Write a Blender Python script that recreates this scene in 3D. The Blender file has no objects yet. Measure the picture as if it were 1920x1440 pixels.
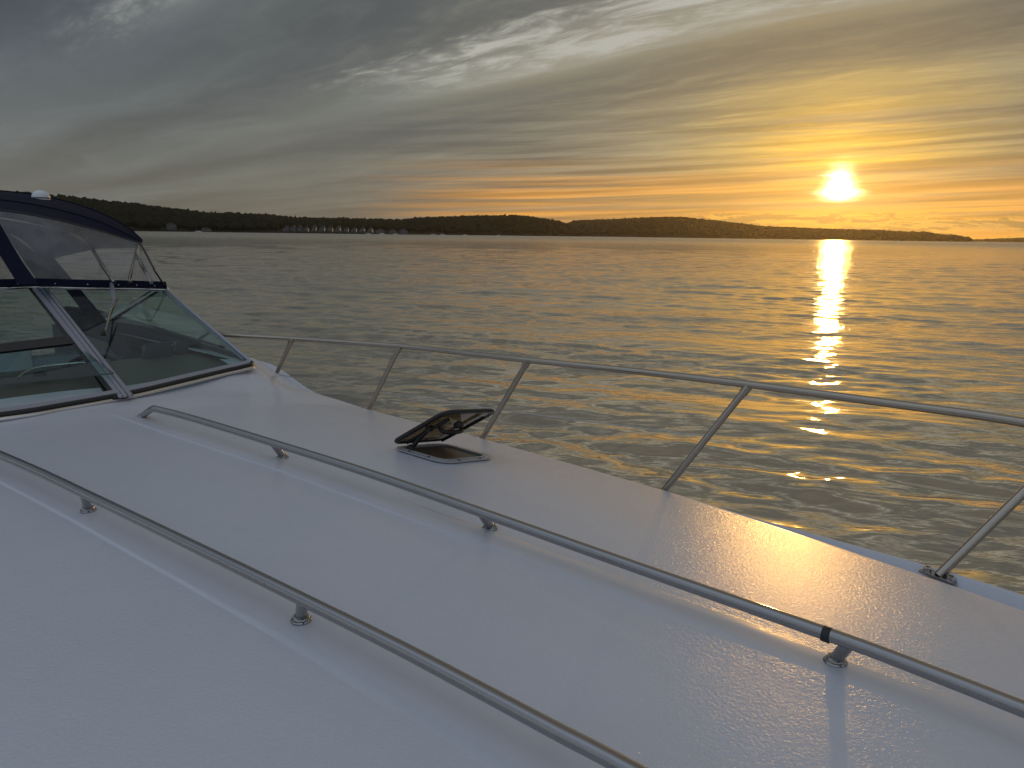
import bpy, bmesh, math, random
import numpy as np
from mathutils import Vector, Matrix
R = math.radians
sc = bpy.context.scene
C = sc.collection
random.seed(7); rng = np.random.default_rng(7)

# ------------------------------------------------------------------ camera
CAMZ = 2.30                                   # camera height above the water
FPX = 1442.0; PITCH = R(10.99); ROLL = R(0.81)
cam = bpy.data.cameras.new('camera'); camo = bpy.data.objects.new('camera', cam); C.objects.link(camo)
cam.sensor_width = 36; cam.lens = 36 * FPX / 1920
cam.clip_start = 0.02; cam.clip_end = 40000
right = Vector((1, 0, 0)); up = Vector((0, math.sin(PITCH), math.cos(PITCH))); back = Vector((0, -math.cos(PITCH), math.sin(PITCH)))
cr, sr = math.cos(ROLL), math.sin(ROLL)
r2 = right * cr + up * sr; u2 = up * cr - right * sr
mm = Matrix((r2, u2, back)).transposed().to_4x4(); mm.translation = (0, 0, CAMZ)
camo.matrix_world = mm
sc.camera = camo
sc.render.resolution_x = 1024; sc.render.resolution_y = 768

# ------------------------------------------------------------------ sun
SUN_AZ, SUN_EL = 22.27, 3.75                  # azimuth from +Y towards +X
sd = Vector((math.sin(R(SUN_AZ)) * math.cos(R(SUN_EL)), math.cos(R(SUN_AZ)) * math.cos(R(SUN_EL)), math.sin(R(SUN_EL))))
sun = bpy.data.lights.new('sun', 'SUN'); suno = bpy.data.objects.new('sun', sun); C.objects.link(suno)
sun.energy = 0.32; sun.angle = R(0.8); sun.color = (1.0, 0.52, 0.13)
suno.rotation_euler = sd.to_track_quat('Z', 'Y').to_euler()

# ------------------------------------------------------------------ view
sc.view_settings.view_transform = 'Standard'; sc.view_settings.look = 'None'
sc.view_settings.exposure = 0.12; sc.view_settings.gamma = 1.0

# ------------------------------------------------------------------ node helpers
class NT:
    def __init__(self, tree): self.t = tree; self.n = tree.nodes; self.l = tree.links
    def put(self, sock, v):
        if v is None: return
        if hasattr(v, 'is_output'): self.l.new(v, sock)
        else: sock.default_value = v
    def m(self, op, a, b=None, c=None, clamp=False):
        n = self.n.new('ShaderNodeMath'); n.operation = op; n.use_clamp = clamp
        for i, v in enumerate((a, b, c)): self.put(n.inputs[i], v)
        return n.outputs[0]
    def v(self, op, a, b=None, scale=None):
        n = self.n.new('ShaderNodeVectorMath'); n.operation = op
        self.put(n.inputs[0], a); self.put(n.inputs[1], b)
        if scale is not None: self.put(n.inputs['Scale'], scale)
        return n.outputs['Value'] if op in ('DOT_PRODUCT', 'LENGTH', 'DISTANCE') else n.outputs['Vector']
    def xyz(self, a, b, c):
        n = self.n.new('ShaderNodeCombineXYZ')
        for i, v in enumerate((a, b, c)): self.put(n.inputs[i], v)
        return n.outputs[0]
    def sep(self, v):
        n = self.n.new('ShaderNodeSeparateXYZ'); self.put(n.inputs[0], v); return n.outputs
    def noise(self, vec, scale, detail=4, rough=0.55, dist=0.0, lac=2.0):
        n = self.n.new('ShaderNodeTexNoise'); self.put(n.inputs['Vector'], vec)
        n.inputs['Scale'].default_value = scale; n.inputs['Detail'].default_value = detail
        n.inputs['Roughness'].default_value = rough; n.inputs['Distortion'].default_value = dist
        n.inputs['Lacunarity'].default_value = lac
        return n.outputs['Fac']
    def ramp(self, fac, stops, interp='LINEAR'):
        n = self.n.new('ShaderNodeValToRGB'); n.color_ramp.interpolation = interp
        e = n.color_ramp.elements
        while len(e) > 1: e.remove(e[-1])
        for i, (p, c) in enumerate(stops):
            el = e[0] if i == 0 else e.new(p)
            el.position = p; el.color = (c[0], c[1], c[2], 1) if hasattr(c, '__len__') else (c, c, c, 1)
        self.put(n.inputs[0], fac); return n.outputs[0]
    def mix(self, f, a, b, mode='MIX', clamp=False):
        n = self.n.new('ShaderNodeMix'); n.data_type = 'RGBA'; n.blend_type = mode; n.clamp_result = clamp
        self.put(n.inputs[0], f); self.put(n.inputs[6], a); self.put(n.inputs[7], b)
        return n.outputs[2]
    def sstep(self, x, a, b):
        n = self.n.new('ShaderNodeMapRange'); n.interpolation_type = 'SMOOTHSTEP'
        self.put(n.inputs[0], x); n.inputs[1].default_value = a; n.inputs[2].default_value = b
        n.inputs[3].default_value = 0; n.inputs[4].default_value = 1
        return n.outputs[0]
    def sc(self, col, f): return self.v('SCALE', col, scale=f)

def c4(c): return (c[0], c[1], c[2], 1.0)

# ------------------------------------------------------------------ world
w = bpy.data.worlds.new('World'); sc.world = w; w.use_nodes = True
for n in list(w.node_tree.nodes): w.node_tree.nodes.remove(n)
W = NT(w.node_tree)
tc = W.n.new('ShaderNodeTexCoord')
D = W.v('NORMALIZE', tc.outputs['Generated'])
dx, dy, dz = W.sep(D)
el = W.m('MULTIPLY', W.m('ARCSINE', dz), 57.29578)                       # degrees
ang = W.m('MULTIPLY', W.m('ARCCOSINE', W.m('MINIMUM', W.v('DOT_PRODUCT', D, tuple(sd)), 0.999999)), 57.29578)
azr = W.m('MULTIPLY', W.m('ARCTAN2', dx, dy), 57.29578)                  # azimuth
daz = W.m('ABSOLUTE', W.m('SUBTRACT', azr, SUN_AZ))
del_ = W.m('SUBTRACT', el, SUN_EL)
# cloud layer: a flat sheet high above, seen in perspective, with streaks along azimuth -50
den = W.m('ADD', W.m('MAXIMUM', dz, 0.0), 0.055)
px_, py_ = W.m('DIVIDE', dx, den), W.m('DIVIDE', dy, den)
ca, sa = math.cos(R(-48)), math.sin(R(-48))
U = W.m('ADD', W.m('MULTIPLY', px_, sa), W.m('MULTIPLY', py_, ca))
V = W.m('SUBTRACT', W.m('MULTIPLY', px_, ca), W.m('MULTIPLY', py_, -sa * -1))
V = W.m('ADD', W.m('MULTIPLY', px_, ca), W.m('MULTIPLY', py_, -sa))
warp = W.noise(W.xyz(W.m('MULTIPLY', U, 0.35), W.m('MULTIPLY', V, 0.5), 3.1), 1.0, 2, 0.5)
Vw = W.m('ADD', V, W.m('MULTIPLY', W.m('SUBTRACT', warp, 0.5), 0.9))
n1 = W.noise(W.xyz(W.m('MULTIPLY', U, 0.14), W.m('MULTIPLY', Vw, 0.75), 1.7), 1.0, 3, 0.5)      # broad bands
n2 = W.noise(W.xyz(W.m('MULTIPLY', U, 0.40), W.m('MULTIPLY', Vw, 2.2), 5.3), 1.0, 7, 0.58)      # streaks
n3 = W.noise(W.xyz(W.m('MULTIPLY', U, 2.6), W.m('MULTIPLY', Vw, 8.0), 9.3), 1.0, 8, 0.65, 0.4)       # fine wisps
bands = W.sstep(n1, 0.36, 0.64)
streak = W.sstep(n2, 0.34, 0.68)
wisp = W.sstep(n3, 0.40, 0.75)
# base colour by distance from the sun, squeezed vertically
eff = W.m('SQRT', W.m('ADD', W.m('MULTIPLY', daz, daz), W.m('MULTIPLY', W.m('MULTIPLY', del_, del_), 1.69)))
t01 = W.m('DIVIDE', eff, 100.0, clamp=True)
base = W.ramp(t01, [(0.0, (0.95, 0.52, 0.08)), (0.04, (0.78, 0.46, 0.085)), (0.075, (0.45, 0.325, 0.12)), (0.12, (0.285, 0.242, 0.145)), (0.165, (0.225, 0.207, 0.150)),
                    (0.22, (0.195, 0.188, 0.145)), (0.32, (0.138, 0.147, 0.137)), (0.48, (0.098, 0.115, 0.128)), (0.70, (0.100, 0.120, 0.150)), (1.0, (0.145, 0.165, 0.205))])
# broad bands of the layer, then streaks and wisps
Vb = W.m('ADD', V, W.m('ADD', W.m('MULTIPLY', W.m('SUBTRACT', warp, 0.5), 0.55), W.m('MULTIPLY', W.m('SUBTRACT', n3, 0.5), 0.35)))
vb = W.m('DIVIDE', Vb, 8.0, clamp=True)
bandr = W.ramp(vb, [(v_ / 8.0, k_ * 0.5) for v_, k_ in [(0, .95), (1.0, .95), (1.45, 1.18), (1.85, .88), (2.15, .84), (2.38, 1.12), (2.66, 1.42), (2.93, 1.30), (3.16, .80), (3.48, .70), (3.8, .95), (4.1, 1.12),
                    (4.4, .93), (4.7, 1.10), (5.0, .88), (5.5, 1.05), (6.0, .88), (6.6, 1.06), (7.2, .9), (8.0, 1.0)]])
bandr = W.sep(bandr)[0]
bandm = W.m('MULTIPLY', bandr, 2.0)
uf = W.m('ADD', 0.35, W.m('MULTIPLY', W.m('SUBTRACT', 1.0, W.sstep(U, 2.5, 4.2)), 0.65))
bandm = W.m('ADD', 1.0, W.m('MULTIPLY', W.m('SUBTRACT', bandm, 1.0), uf))
nb = W.m('ADD', 0.78, W.m('MULTIPLY', bands, 0.36))
ns = W.m('ADD', 0.90, W.m('MULTIPLY', streak, 0.20))
nw = W.m('ADD', 1.0, W.m('MULTIPLY', W.m('MULTIPLY', W.m('SUBTRACT', wisp, 0.45), W.m('SUBTRACT', 1.0, W.m('MULTIPLY', W.sstep(U, 2.2, 4.0), 0.65))), 0.28))
mul = W.m('MULTIPLY', W.m('MULTIPLY', bandm, nb), W.m('MULTIPLY', ns, nw))
colb = W.sc(base, mul)
lum = W.v('DOT_PRODUCT', colb, (0.3, 0.5, 0.2))
gr_ = W.sc(W.mix(W.sstep(eff, 14.0, 26.0), (1.03, 0.99, 0.86, 1), (0.86, 1.0, 1.24, 1)), lum)
col = W.mix(W.m('MULTIPLY', W.m('SUBTRACT', 1.06, mul, clamp=True), 1.1, clamp=True), colb, gr_)      # thick cloud is greyer
# bright thin openings in the highest band
hi = W.m('MULTIPLY', W.m('MULTIPLY', W.sstep(bandr, 0.52, 0.64), W.m('ADD', 0.22, W.m('MULTIPLY', wisp, 1.2))), W.m('SUBTRACT', 1.0, W.sstep(U, 2.8, 4.2)))
hi = W.m('MULTIPLY', hi, W.m('MULTIPLY', W.sstep(el, 8.0, 12.0), W.m('SUBTRACT', 1.0, W.sstep(V, 3.4, 3.8))))
col = W.mix(W.m('MULTIPLY', hi, 0.95, clamp=True), col, (0.46, 0.455, 0.41, 1))
# warmer, paler air low down on the left
lw = W.m('MULTIPLY', W.m('SUBTRACT', 1.0, W.sstep(el, 0.0, 12.0)), W.sstep(daz, 20.0, 40.0))
col = W.v('ADD', col, W.sc((0.080, 0.070, 0.042), lw))
# orange band low over the horizon
hb = W.m('MULTIPLY', W.m('SUBTRACT', 1.0, W.sstep(el, 1.0, 6.3)), W.m('SUBTRACT', 1.0, W.sstep(daz, 20.0, 36.0)))
lowstreak = W.noise(W.xyz(W.m('MULTIPLY', azr, 0.030), W.m('ADD', W.m('MULTIPLY', el, 1.5), W.m('MULTIPLY', azr, -0.030)), 2.2), 1.0, 6, 0.62)
ls = W.sstep(lowstreak, 0.42, 0.60)
hb = W.m('MULTIPLY', hb, W.m('ADD', 0.28, W.m('MULTIPLY', ls, 0.72)))
col = W.mix(W.m('MULTIPLY', hb, 0.95), col, (0.98, 0.43, 0.07, 1))
# fine near-horizontal streaks around the sun
fs_ = W.noise(W.xyz(W.m('MULTIPLY', azr, 0.055), W.m('ADD', W.m('MULTIPLY', el, 2.6), W.m('MULTIPLY', azr, -0.11)), 6.2), 1.0, 6, 0.6)
fsm = W.m('MULTIPLY', W.m('SUBTRACT', 1.0, W.sstep(el, 5.0, 11.0)), W.m('SUBTRACT', 1.0, W.sstep(daz, 18.0, 40.0)))
col = W.sc(col, W.m('ADD', 1.0, W.m('MULTIPLY', fsm, W.m('MULTIPLY', W.m('SUBTRACT', W.sstep(fs_, 0.36, 0.62), 0.55), 0.50))))
# small ragged bank low under the sun
lb = W.noise(W.xyz(W.m('MULTIPLY', azr, 0.26), W.m('MULTIPLY', el, 1.7), 7.7), 1.0, 10, 0.70, 0.4)
lbm = W.m('MULTIPLY', W.m('SUBTRACT', 1.0, W.sstep(el, 1.45, 2.05)), W.sstep(azr, 10.5, 14.0))
lbk = W.m('SUBTRACT', lb, W.m('MULTIPLY', W.sstep(el, 0.9, 2.0), 0.06))
edge = W.m('MULTIPLY', W.sstep(lbk, 0.43, 0.465), W.m('SUBTRACT', 1.0, W.sstep(lbk, 0.465, 0.50)))
col = W.mix(W.m('MULTIPLY', lbm, W.m('MULTIPLY', W.sstep(lbk, 0.465, 0.52), 0.85)), col, (0.235, 0.18, 0.08, 1))
col = W.mix(W.m('MULTIPLY', lbm, W.m('MULTIPLY', edge, W.m('SUBTRACT', 0.8, W.m('DIVIDE', daz, 30.0), clamp=True))), col, (1.0, 0.58, 0.10, 1))
# the sun seen through thin cloud: a bright patch cut by darker horizontal streaks
q = W.noise(W.xyz(W.m('MULTIPLY', azr, 0.10), W.m('MULTIPLY', el, 2.2), 4.4), 1.0, 4, 0.55)
dc = W.m('SUBTRACT', el, 3.3)
wid = W.m('ADD', 0.7, W.m('MULTIPLY', W.sstep(dc, -0.3, 1.3), 1.3))
d2 = W.m('ADD', W.m('MULTIPLY', W.m('MULTIPLY', W.m('MULTIPLY', daz, daz), 0.80), wid), W.m('MULTIPLY', W.m('MULTIPLY', dc, dc), 0.62))
d2 = W.m('MULTIPLY', d2, W.m('ADD', -0.25, W.m('MULTIPLY', q, 2.4)))
cut = W.m('ADD', 0.04, W.m('MULTIPLY', W.sstep(dc, -1.0, -0.45), 0.96))
core = W.m('MULTIPLY', W.m('MULTIPLY', W.m('EXPONENT', W.m('MULTIPLY', d2, -2.1)), 10.0), cut)
halo = W.m('MULTIPLY', W.m('EXPONENT', W.m('MULTIPLY', W.m('SQRT', d2), -0.70)), 0.85)
halo = W.m('MULTIPLY', halo, W.m('ADD', 0.55, W.m('MULTIPLY', cut, 0.45)))
col = W.v('ADD', col, W.sc((1.0, 0.80, 0.40), core))
col = W.v('ADD', col, W.sc((0.95, 0.50, 0.09), halo))
# clear sky above the cloud adds a little
sky = W.n.new('ShaderNodeTexSky'); sky.sky_type = 'NISHITA'; sky.sun_disc = False
sky.sun_elevation = R(SUN_EL); sky.sun_rotation = R(SUN_AZ)
bgs = W.n.new('ShaderNodeBackground'); W.l.new(sky.outputs[0], bgs.inputs[0]); bgs.inputs[1].default_value = 0.05
# thinner, brighter overcast overhead and behind
ov = W.m('ADD', W.m('MULTIPLY', W.sstep(el, 16.0, 45.0), 1.45), W.m('MULTIPLY', W.sstep(daz, 55.0, 110.0), 1.05))
col = W.mix(W.m('MULTIPLY', ov, 0.5, clamp=True), W.sc(col, W.m('ADD', 1.0, ov)), W.sc(W.mix(W.sstep(daz, 35.0, 90.0), (1.12, 0.98, 0.72, 1), (0.84, 1.0, 1.24, 1)), W.m('MULTIPLY', W.v('DOT_PRODUCT', col, (0.3, 0.5, 0.2)), W.m('ADD', 1.0, ov))))
# below the horizon only water colour
col = W.mix(W.sstep(el, -1.5, -0.3), (0.10, 0.09, 0.06, 1), col)
bg = W.n.new('ShaderNodeBackground'); W.l.new(col, bg.inputs[0]); bg.inputs[1].default_value = 0.97
mxs = W.n.new('ShaderNodeMixShader'); mxs.inputs[0].default_value = 0.9
W.l.new(bgs.outputs[0], mxs.inputs[1]); W.l.new(bg.outputs[0], mxs.inputs[2])
out = W.n.new('ShaderNodeOutputWorld'); W.l.new(mxs.outputs[0], out.inputs[0])
w.cycles.sampling_method = 'MANUAL'; w.cycles.sample_map_resolution = 2048

# ------------------------------------------------------------------ materials
def newmat(name):
    m = bpy.data.materials.new(name); m.use_nodes = True
    for n in list(m.node_tree.nodes): m.node_tree.nodes.remove(n)
    t = NT(m.node_tree); o = t.n.new('ShaderNodeOutputMaterial')
    return m, t, o
def bump(t, height, strength, dist, normal=None):
    b = t.n.new('ShaderNodeBump'); b.inputs['Strength'].default_value = strength; b.inputs['Distance'].default_value = dist
    t.put(b.inputs['Height'], height)
    if normal is not None: t.l.new(normal, b.inputs['Normal'])
    return b.outputs[0]
def princ(name, col, rough=0.5, metal=0.0, spec=0.5, var=0.12, vscale=8.0, bscale=None, bstr=0.2, bdist=0.002, coat=0.0, rvar=0.0):
    m, t, o = newmat(name)
    p = t.n.new('ShaderNodeBsdfPrincipled'); t.l.new(p.outputs[0], o.inputs[0])
    g = t.n.new('ShaderNodeNewGeometry'); tcn = t.n.new('ShaderNodeTexCoord')
    obj = tcn.outputs['Object']
    n = t.noise(obj, vscale, 5, 0.6)
    k = t.m('ADD', 1.0 - var / 2, t.m('MULTIPLY', n, var))
    t.l.new(t.sc(tuple(col[:3]), k), p.inputs['Base Color'])
    p.inputs['Metallic'].default_value = metal; p.inputs['Specular IOR Level'].default_value = spec
    if rvar: t.l.new(t.m('ADD', rough - rvar / 2, t.m('MULTIPLY', t.noise(obj, vscale * 2.3, 5, 0.65), rvar)), p.inputs['Roughness'])
    else: p.inputs['Roughness'].default_value = rough
    if coat: p.inputs['Coat Weight'].default_value = coat; p.inputs['Coat Roughness'].default_value = 0.08
    if bscale: t.l.new(bump(t, t.noise(obj, bscale, 3, 0.5), bstr, bdist), p.inputs['Normal'])
    return m
def glassmat(name, tint, refl=1.0, ior=1.5, haze_=0.0, hazecol=(0.6, 0.6, 0.6)):
    m, t, o = newmat(name)
    tr = t.n.new('ShaderNodeBsdfTransparent'); tr.inputs[0].default_value = c4(tint)
    gl = t.n.new('ShaderNodeBsdfGlossy'); gl.inputs['Roughness'].default_value = 0.03; gl.inputs[0].default_value = (refl, refl, refl, 1)
    if haze_: t.l.new(bump(t, t.noise(t.n.new('ShaderNodeTexCoord').outputs['Object'], 5.0, 4, 0.6, 1.5), 0.6, 0.02), gl.inputs['Normal'])
    fr = t.n.new('ShaderNodeFresnel'); fr.inputs[0].default_value = ior
    a = tr.outputs[0]
    if haze_:
        df = t.n.new('ShaderNodeBsdfDiffuse'); df.inputs[0].default_value = c4(hazecol)
        mx = t.n.new('ShaderNodeMixShader'); 
        nn = t.noise(t.n.new('ShaderNodeTexCoord').outputs['Object'], 9.0, 5, 0.6)
        t.l.new(t.m('MULTIPLY', nn, haze_ * 2), mx.inputs[0]); t.l.new(a, mx.inputs[1]); t.l.new(df.outputs[0], mx.inputs[2]); a = mx.outputs[0]
    gb_ = t.n.new('ShaderNodeNewGeometry')
    mx = t.n.new('ShaderNodeMixShader'); t.l.new(t.m('MULTIPLY', fr.outputs[0], t.m('SUBTRACT', 1.0, gb_.outputs['Backfacing'])), mx.inputs[0]); t.l.new(a, mx.inputs[1]); t.l.new(gl.outputs[0], mx.inputs[2])
    t.l.new(mx.outputs[0], o.inputs[0]); return m

def deckmat(name, nonskid):
    m, t, o = newmat(name)
    p = t.n.new('ShaderNodeBsdfPrincipled'); t.l.new(p.outputs[0], o.inputs[0])
    tcn = t.n.new('ShaderNodeTexCoord'); ob = tcn.outputs['Object']
    n = t.noise(ob, 1.3, 6, 0.6); n_ = t.noise(ob, 14.0, 6, 0.7)
    k = t.m('ADD', 0.90, t.m('ADD', t.m('MULTIPLY', n, 0.13), t.m('MULTIPLY', n_, 0.07)))
    speck = t.m('SUBTRACT', 1.0, t.m('MULTIPLY', t.sstep(t.noise(ob, 150.0, 1, 0.4), 0.83, 0.86), 0.30))
    t.l.new(t.sc((0.60, 0.605, 0.645), t.m('MULTIPLY', k, speck)), p.inputs['Base Color'])
    if nonskid:
        t.l.new(t.m('ADD', 0.13, t.m('MULTIPLY', t.noise(ob, 3.0, 5, 0.65), 0.12)), p.inputs['Roughness'])
        h = t.noise(ob, 150.0, 4, 0.65)
        h2 = t.noise(ob, 2.2, 3, 0.5)
        b1 = bump(t, h2, 0.25, 0.010)
        t.l.new(bump(t, h, 1.0, 0.00135, b1), p.inputs['Normal'])
    else:
        t.l.new(t.m('ADD', 0.16, t.m('MULTIPLY', t.noise(ob, 4.0, 5, 0.65), 0.12)), p.inputs['Roughness'])
        t.l.new(bump(t, t.noise(ob, 3.0, 3, 0.5), 0.2, 0.006), p.inputs['Normal'])
    p.inputs['Specular IOR Level'].default_value = 0.75
    return m
M = {}
M['nonskid'] = deckmat('nonskid_gelcoat', True)
M['gel'] = deckmat('smooth_gelcoat', False)
M['steel'] = princ('stainless_steel', (0.35, 0.34, 0.335), 0.10, 1.0, var=0.12, vscale=30, rvar=0.08, bscale=40, bstr=0.04)
M['warmsteel'] = princ('polished_steel', (0.44, 0.385, 0.315), 0.18, 1.0, var=0.12, vscale=30, rvar=0.10, bscale=60, bstr=0.06)
M['alu'] = princ('anodised_aluminium', (0.40, 0.40, 0.46), 0.33, 0.55, var=0.1, vscale=25, rvar=0.12)
M['chrome'] = princ('bright_trim', (0.66, 0.63, 0.60), 0.14, 1.0, var=0.1, vscale=20, rvar=0.1)
M['black'] = princ('black_rubber', (0.012, 0.012, 0.013), 0.45, var=0.3, vscale=20, bscale=90)
M['frameblk'] = princ('black_hatch_frame', (0.018, 0.015, 0.014), 0.38, var=0.3, vscale=20, bscale=160, bstr=0.3)
M['navy'] = princ('navy_canvas', (0.0050, 0.0060, 0.021), 0.85, var=0.35, vscale=7, bscale=9, bstr=0.5, bdist=0.02, spec=0.2)
M['slate'] = princ('canvas_lining', (0.045, 0.047, 0.062), 0.85, var=0.3, vscale=5, bscale=12, bstr=0.3, bdist=0.01, spec=0.2)
M['brown'] = princ('brown_dash', (0.12, 0.105, 0.085), 0.5, var=0.25, vscale=9, bscale=60)
M['dkvinyl'] = princ('dark_vinyl', (0.07, 0.075, 0.08), 0.5, var=0.25, vscale=9, bscale=60)
M['whitep'] = princ('white_plastic', (0.70, 0.70, 0.70), 0.3, var=0.08)
M['glass'] = glassmat('teal_safety_glass', (0.79, 0.89, 0.88), 0.85)
M['vinyl'] = glassmat('clear_vinyl', (0.88, 0.87, 0.86), 0.9, 1.5, 0.14, (0.55, 0.53, 0.51))
M['smoke'] = glassmat('smoked_acrylic', (0.50, 0.44, 0.36), 1.0)
M['tape'] = princ('dark_tape', (0.02, 0.02, 0.022), 0.5, var=0.3)
M['wire'] = princ('lifeline_wire', (0.6, 0.58, 0.54), 0.3, 0.8)

# ------------------------------------------------------------------ mesh helpers
def tag(o, label=None, cat=None, group=None, kind=None):
    if label: o['label'] = label
    if cat: o['category'] = cat
    if group: o['group'] = group
    if kind: o['kind'] = kind
    return o
def empty(name, loc=(0, 0, 0), rz=0):
    o = bpy.data.objects.new(name, None); o.location = loc; o.rotation_euler = (0, 0, rz); C.objects.link(o); return o
class MB:
    def __init__(s): s.v = []; s.f = []; s.mi = []
    def add(s, vs, fs, mi=0):
        b = len(s.v); s.v += [tuple(x) for x in vs]; s.f += [tuple(i + b for i in f) for f in fs]; s.mi += [mi] * len(fs); return s
    def box(s, c, ax, ay, az, mi=0):
        c, ax, ay, az = map(Vector, (c, ax, ay, az))
        vs = [c + ax * i + ay * j + az * k for i in (-1, 1) for j in (-1, 1) for k in (-1, 1)]
        return s.add(vs, [(0, 1, 3, 2), (4, 6, 7, 5), (0, 4, 5, 1), (2, 3, 7, 6), (0, 2, 6, 4), (1, 5, 7, 3)], mi)
    def abox(s, x0, x1, y0, y1, z0, z1, mi=0):
        return s.box(((x0 + x1) / 2, (y0 + y1) / 2, (z0 + z1) / 2), ((x1 - x0) / 2, 0, 0), (0, (y1 - y0) / 2, 0), (0, 0, (z1 - z0) / 2), mi)
    def tube(s, pts, r, n=14, mi=0, flat=None, caps=True):
        pts = [Vector(p) for p in pts]; rs = r if hasattr(r, '__len__') else [r] * len(pts)
        ref = Vector((0, 0, 1)); rings = []
        for i, p in enumerate(pts):
            d = (pts[min(i + 1, len(pts) - 1)] - pts[max(i - 1, 0)]).normalized()
            a = d.cross(ref)
            if a.length < 1e-3: a = d.cross(Vector((0, 1, 0)))
            a.normalize(); b = a.cross(d).normalized()
            fl = flat or 1.0
            rings.append([p + (a * math.cos(2 * math.pi * k / n) + b * fl * math.sin(2 * math.pi * k / n)) * rs[i] for k in range(n)])
        vs = [v for rg in rings for v in rg]; fs = []
        for i in range(len(pts) - 1):
            for k in range(n):
                fs.append((i * n + k, i * n + (k + 1) % n, (i + 1) * n + (k + 1) % n, (i + 1) * n + k))
        if caps: fs.append(tuple(range(n))[::-1]); fs.append(tuple((len(pts) - 1) * n + k for k in range(n)))
        return s.add(vs, fs, mi)
    def lathe(s, prof, n=24, mi=0, base=(0, 0, 0), axis=None):
        base = Vector(base); ax = (Vector(axis).normalized() if axis is not None else Vector((0, 0, 1)))
        q = Vector((0, 0, 1)).rotation_difference(ax)
        vs = [base + q @ Vector((r * math.cos(2 * math.pi * k / n), r * math.sin(2 * math.pi * k / n), z)) for r, z in prof for k in range(n)]
        fs = [(i * n + k, i * n + (k + 1) % n, (i + 1) * n + (k + 1) % n, (i + 1) * n + k) for i in range(len(prof) - 1) for k in range(n)]
        return s.add(vs, fs, mi)
    def grid(s, rows, mi=0, th=None, mif=None):
        """rows: list of rows of points; th: vector thickness -> closed sheet"""
        nr, nc = len(rows), len(rows[0]); P_ = [Vector(p) for r in rows for p in r]
        fs = [(i * nc + j, i * nc + j + 1, (i + 1) * nc + j + 1, (i + 1) * nc + j) for i in range(nr - 1) for j in range(nc - 1)]
        if th is None: return s.add(P_, fs, mi)
        th = Vector(th); N = nr * nc
        P2 = [p + th for p in P_]; f2 = [tuple(a + N for a in f[::-1]) for f in fs]
        bd = [(i, i + 1) for i in range(nc - 1)] + [(i * nc + nc - 1, (i + 1) * nc + nc - 1) for i in range(nr - 1)] + \
             [((nr - 1) * nc + j + 1, (nr - 1) * nc + j) for j in range(nc - 1)] + [((i + 1) * nc, i * nc) for i in range(nr - 1)]
        f3 = [(b, a, a + N, b + N) for a, b in bd]
        return s.add(P_ + P2, fs + f2 + f3, mi)
    def build(s, name, mats, parent=None, smooth=True, bevel=0.0, autos=35):
        me = bpy.data.meshes.new(name); me.from_pydata(s.v, [], s.f)
        mats = mats if isinstance(mats, (list, tuple)) else [mats]
        for m in mats: me.materials.append(m)
        me.polygons.foreach_set('material_index', s.mi)
        bm = bmesh.new(); bm.from_mesh(me); bmesh.ops.recalc_face_normals(bm, faces=bm.faces)
        if bevel: bmesh.ops.bevel(bm, geom=[e for e in bm.edges if e.calc_face_angle(0) > 0.6], offset=bevel, segments=2, affect='EDGES', profile=0.5)
        bm.to_mesh(me); bm.free()
        if smooth:
            me.polygons.foreach_set('use_smooth', [True] * len(me.polygons)); me.set_sharp_from_angle(angle=R(autos))
        o = bpy.data.objects.new(name, me); C.objects.link(o)
        if parent: o.parent = parent
        return o
def smooth(pts, n=8):
    """Catmull-Rom through the points"""
    P_ = [Vector(p) for p in pts]; P_ = [P_[0] * 2 - P_[1]] + P_ + [P_[-1] * 2 - P_[-2]]; out_ = []
    for i in range(1, len(P_) - 2):
        a, b, c, d = P_[i - 1:i + 3]
        for k in range(n):
            t = k / n
            out_.append(0.5 * ((2 * b) + (c - a) * t + (2 * a - 5 * b + 4 * c - d) * t * t + (3 * b - a - 3 * c + d) * t ** 3))
    out_.append(P_[-2]); return out_
def resample(pts, n):
    pts = [Vector(p) for p in pts]; L = [0]
    for a, b in zip(pts, pts[1:]): L.append(L[-1] + (b - a).length)
    res = []
    for k in range(n):
        x = L[-1] * k / (n - 1); i = 0
        while i < len(L) - 2 and L[i + 1] < x: i += 1
        f_ = (x - L[i]) / max(L[i + 1] - L[i], 1e-9); res.append(pts[i].lerp(pts[i + 1], f_))
    return res

# ------------------------------------------------------------------ surveying: where the photographed points lie in the place
FW = Vector((0.745, -0.667, 0)); GT = Vector((0.667, 0.745, 0))            # bow direction, far-side direction of the boat
def ray(x, y):
    u, v = (x - 960) / FPX, (720 - y) / FPX
    return (r2 * u + u2 * v - back)
def Uz(x, y, z): r = ray(x, y); q_ = r * (z / r.z); return Vector((q_.x, q_.y, q_.z + CAMZ))
def Uy(x, y, Y): r = ray(x, y); q_ = r * (Y / r.y); return Vector((q_.x, q_.y, q_.z + CAMZ))
def Ut(x, y, t): r = ray(x, y); q_ = r * (t / r.dot(GT)); return Vector((q_.x, q_.y, q_.z + CAMZ))
def B(s, t, z): q_ = FW * s + GT * t; return Vector((q_.x, q_.y, CAMZ + z))  # boat coordinates, z relative to eye level
def sstp(x, a, b): x = min(max((x - a) / (b - a), 0), 1); return x * x * (3 - 2 * x)
TC = 1.02
def interp(x, xs, ys): return float(np.interp(x, xs, ys))
ES = [-9.0, -5.0, -3.9, -3.4, -2.97, -2.17, -1.24, -0.73, -0.38, 0.0, 0.5, 1.0, 1.5, 1.9, 2.1]
EH = [1.20, 1.24, 1.25, 1.26, 1.275, 1.275, 1.17, 1.04, 0.945, 0.82, 0.64, 0.47, 0.29, 0.12, 0.02]
def half(s): return interp(s, ES, EH)
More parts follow.
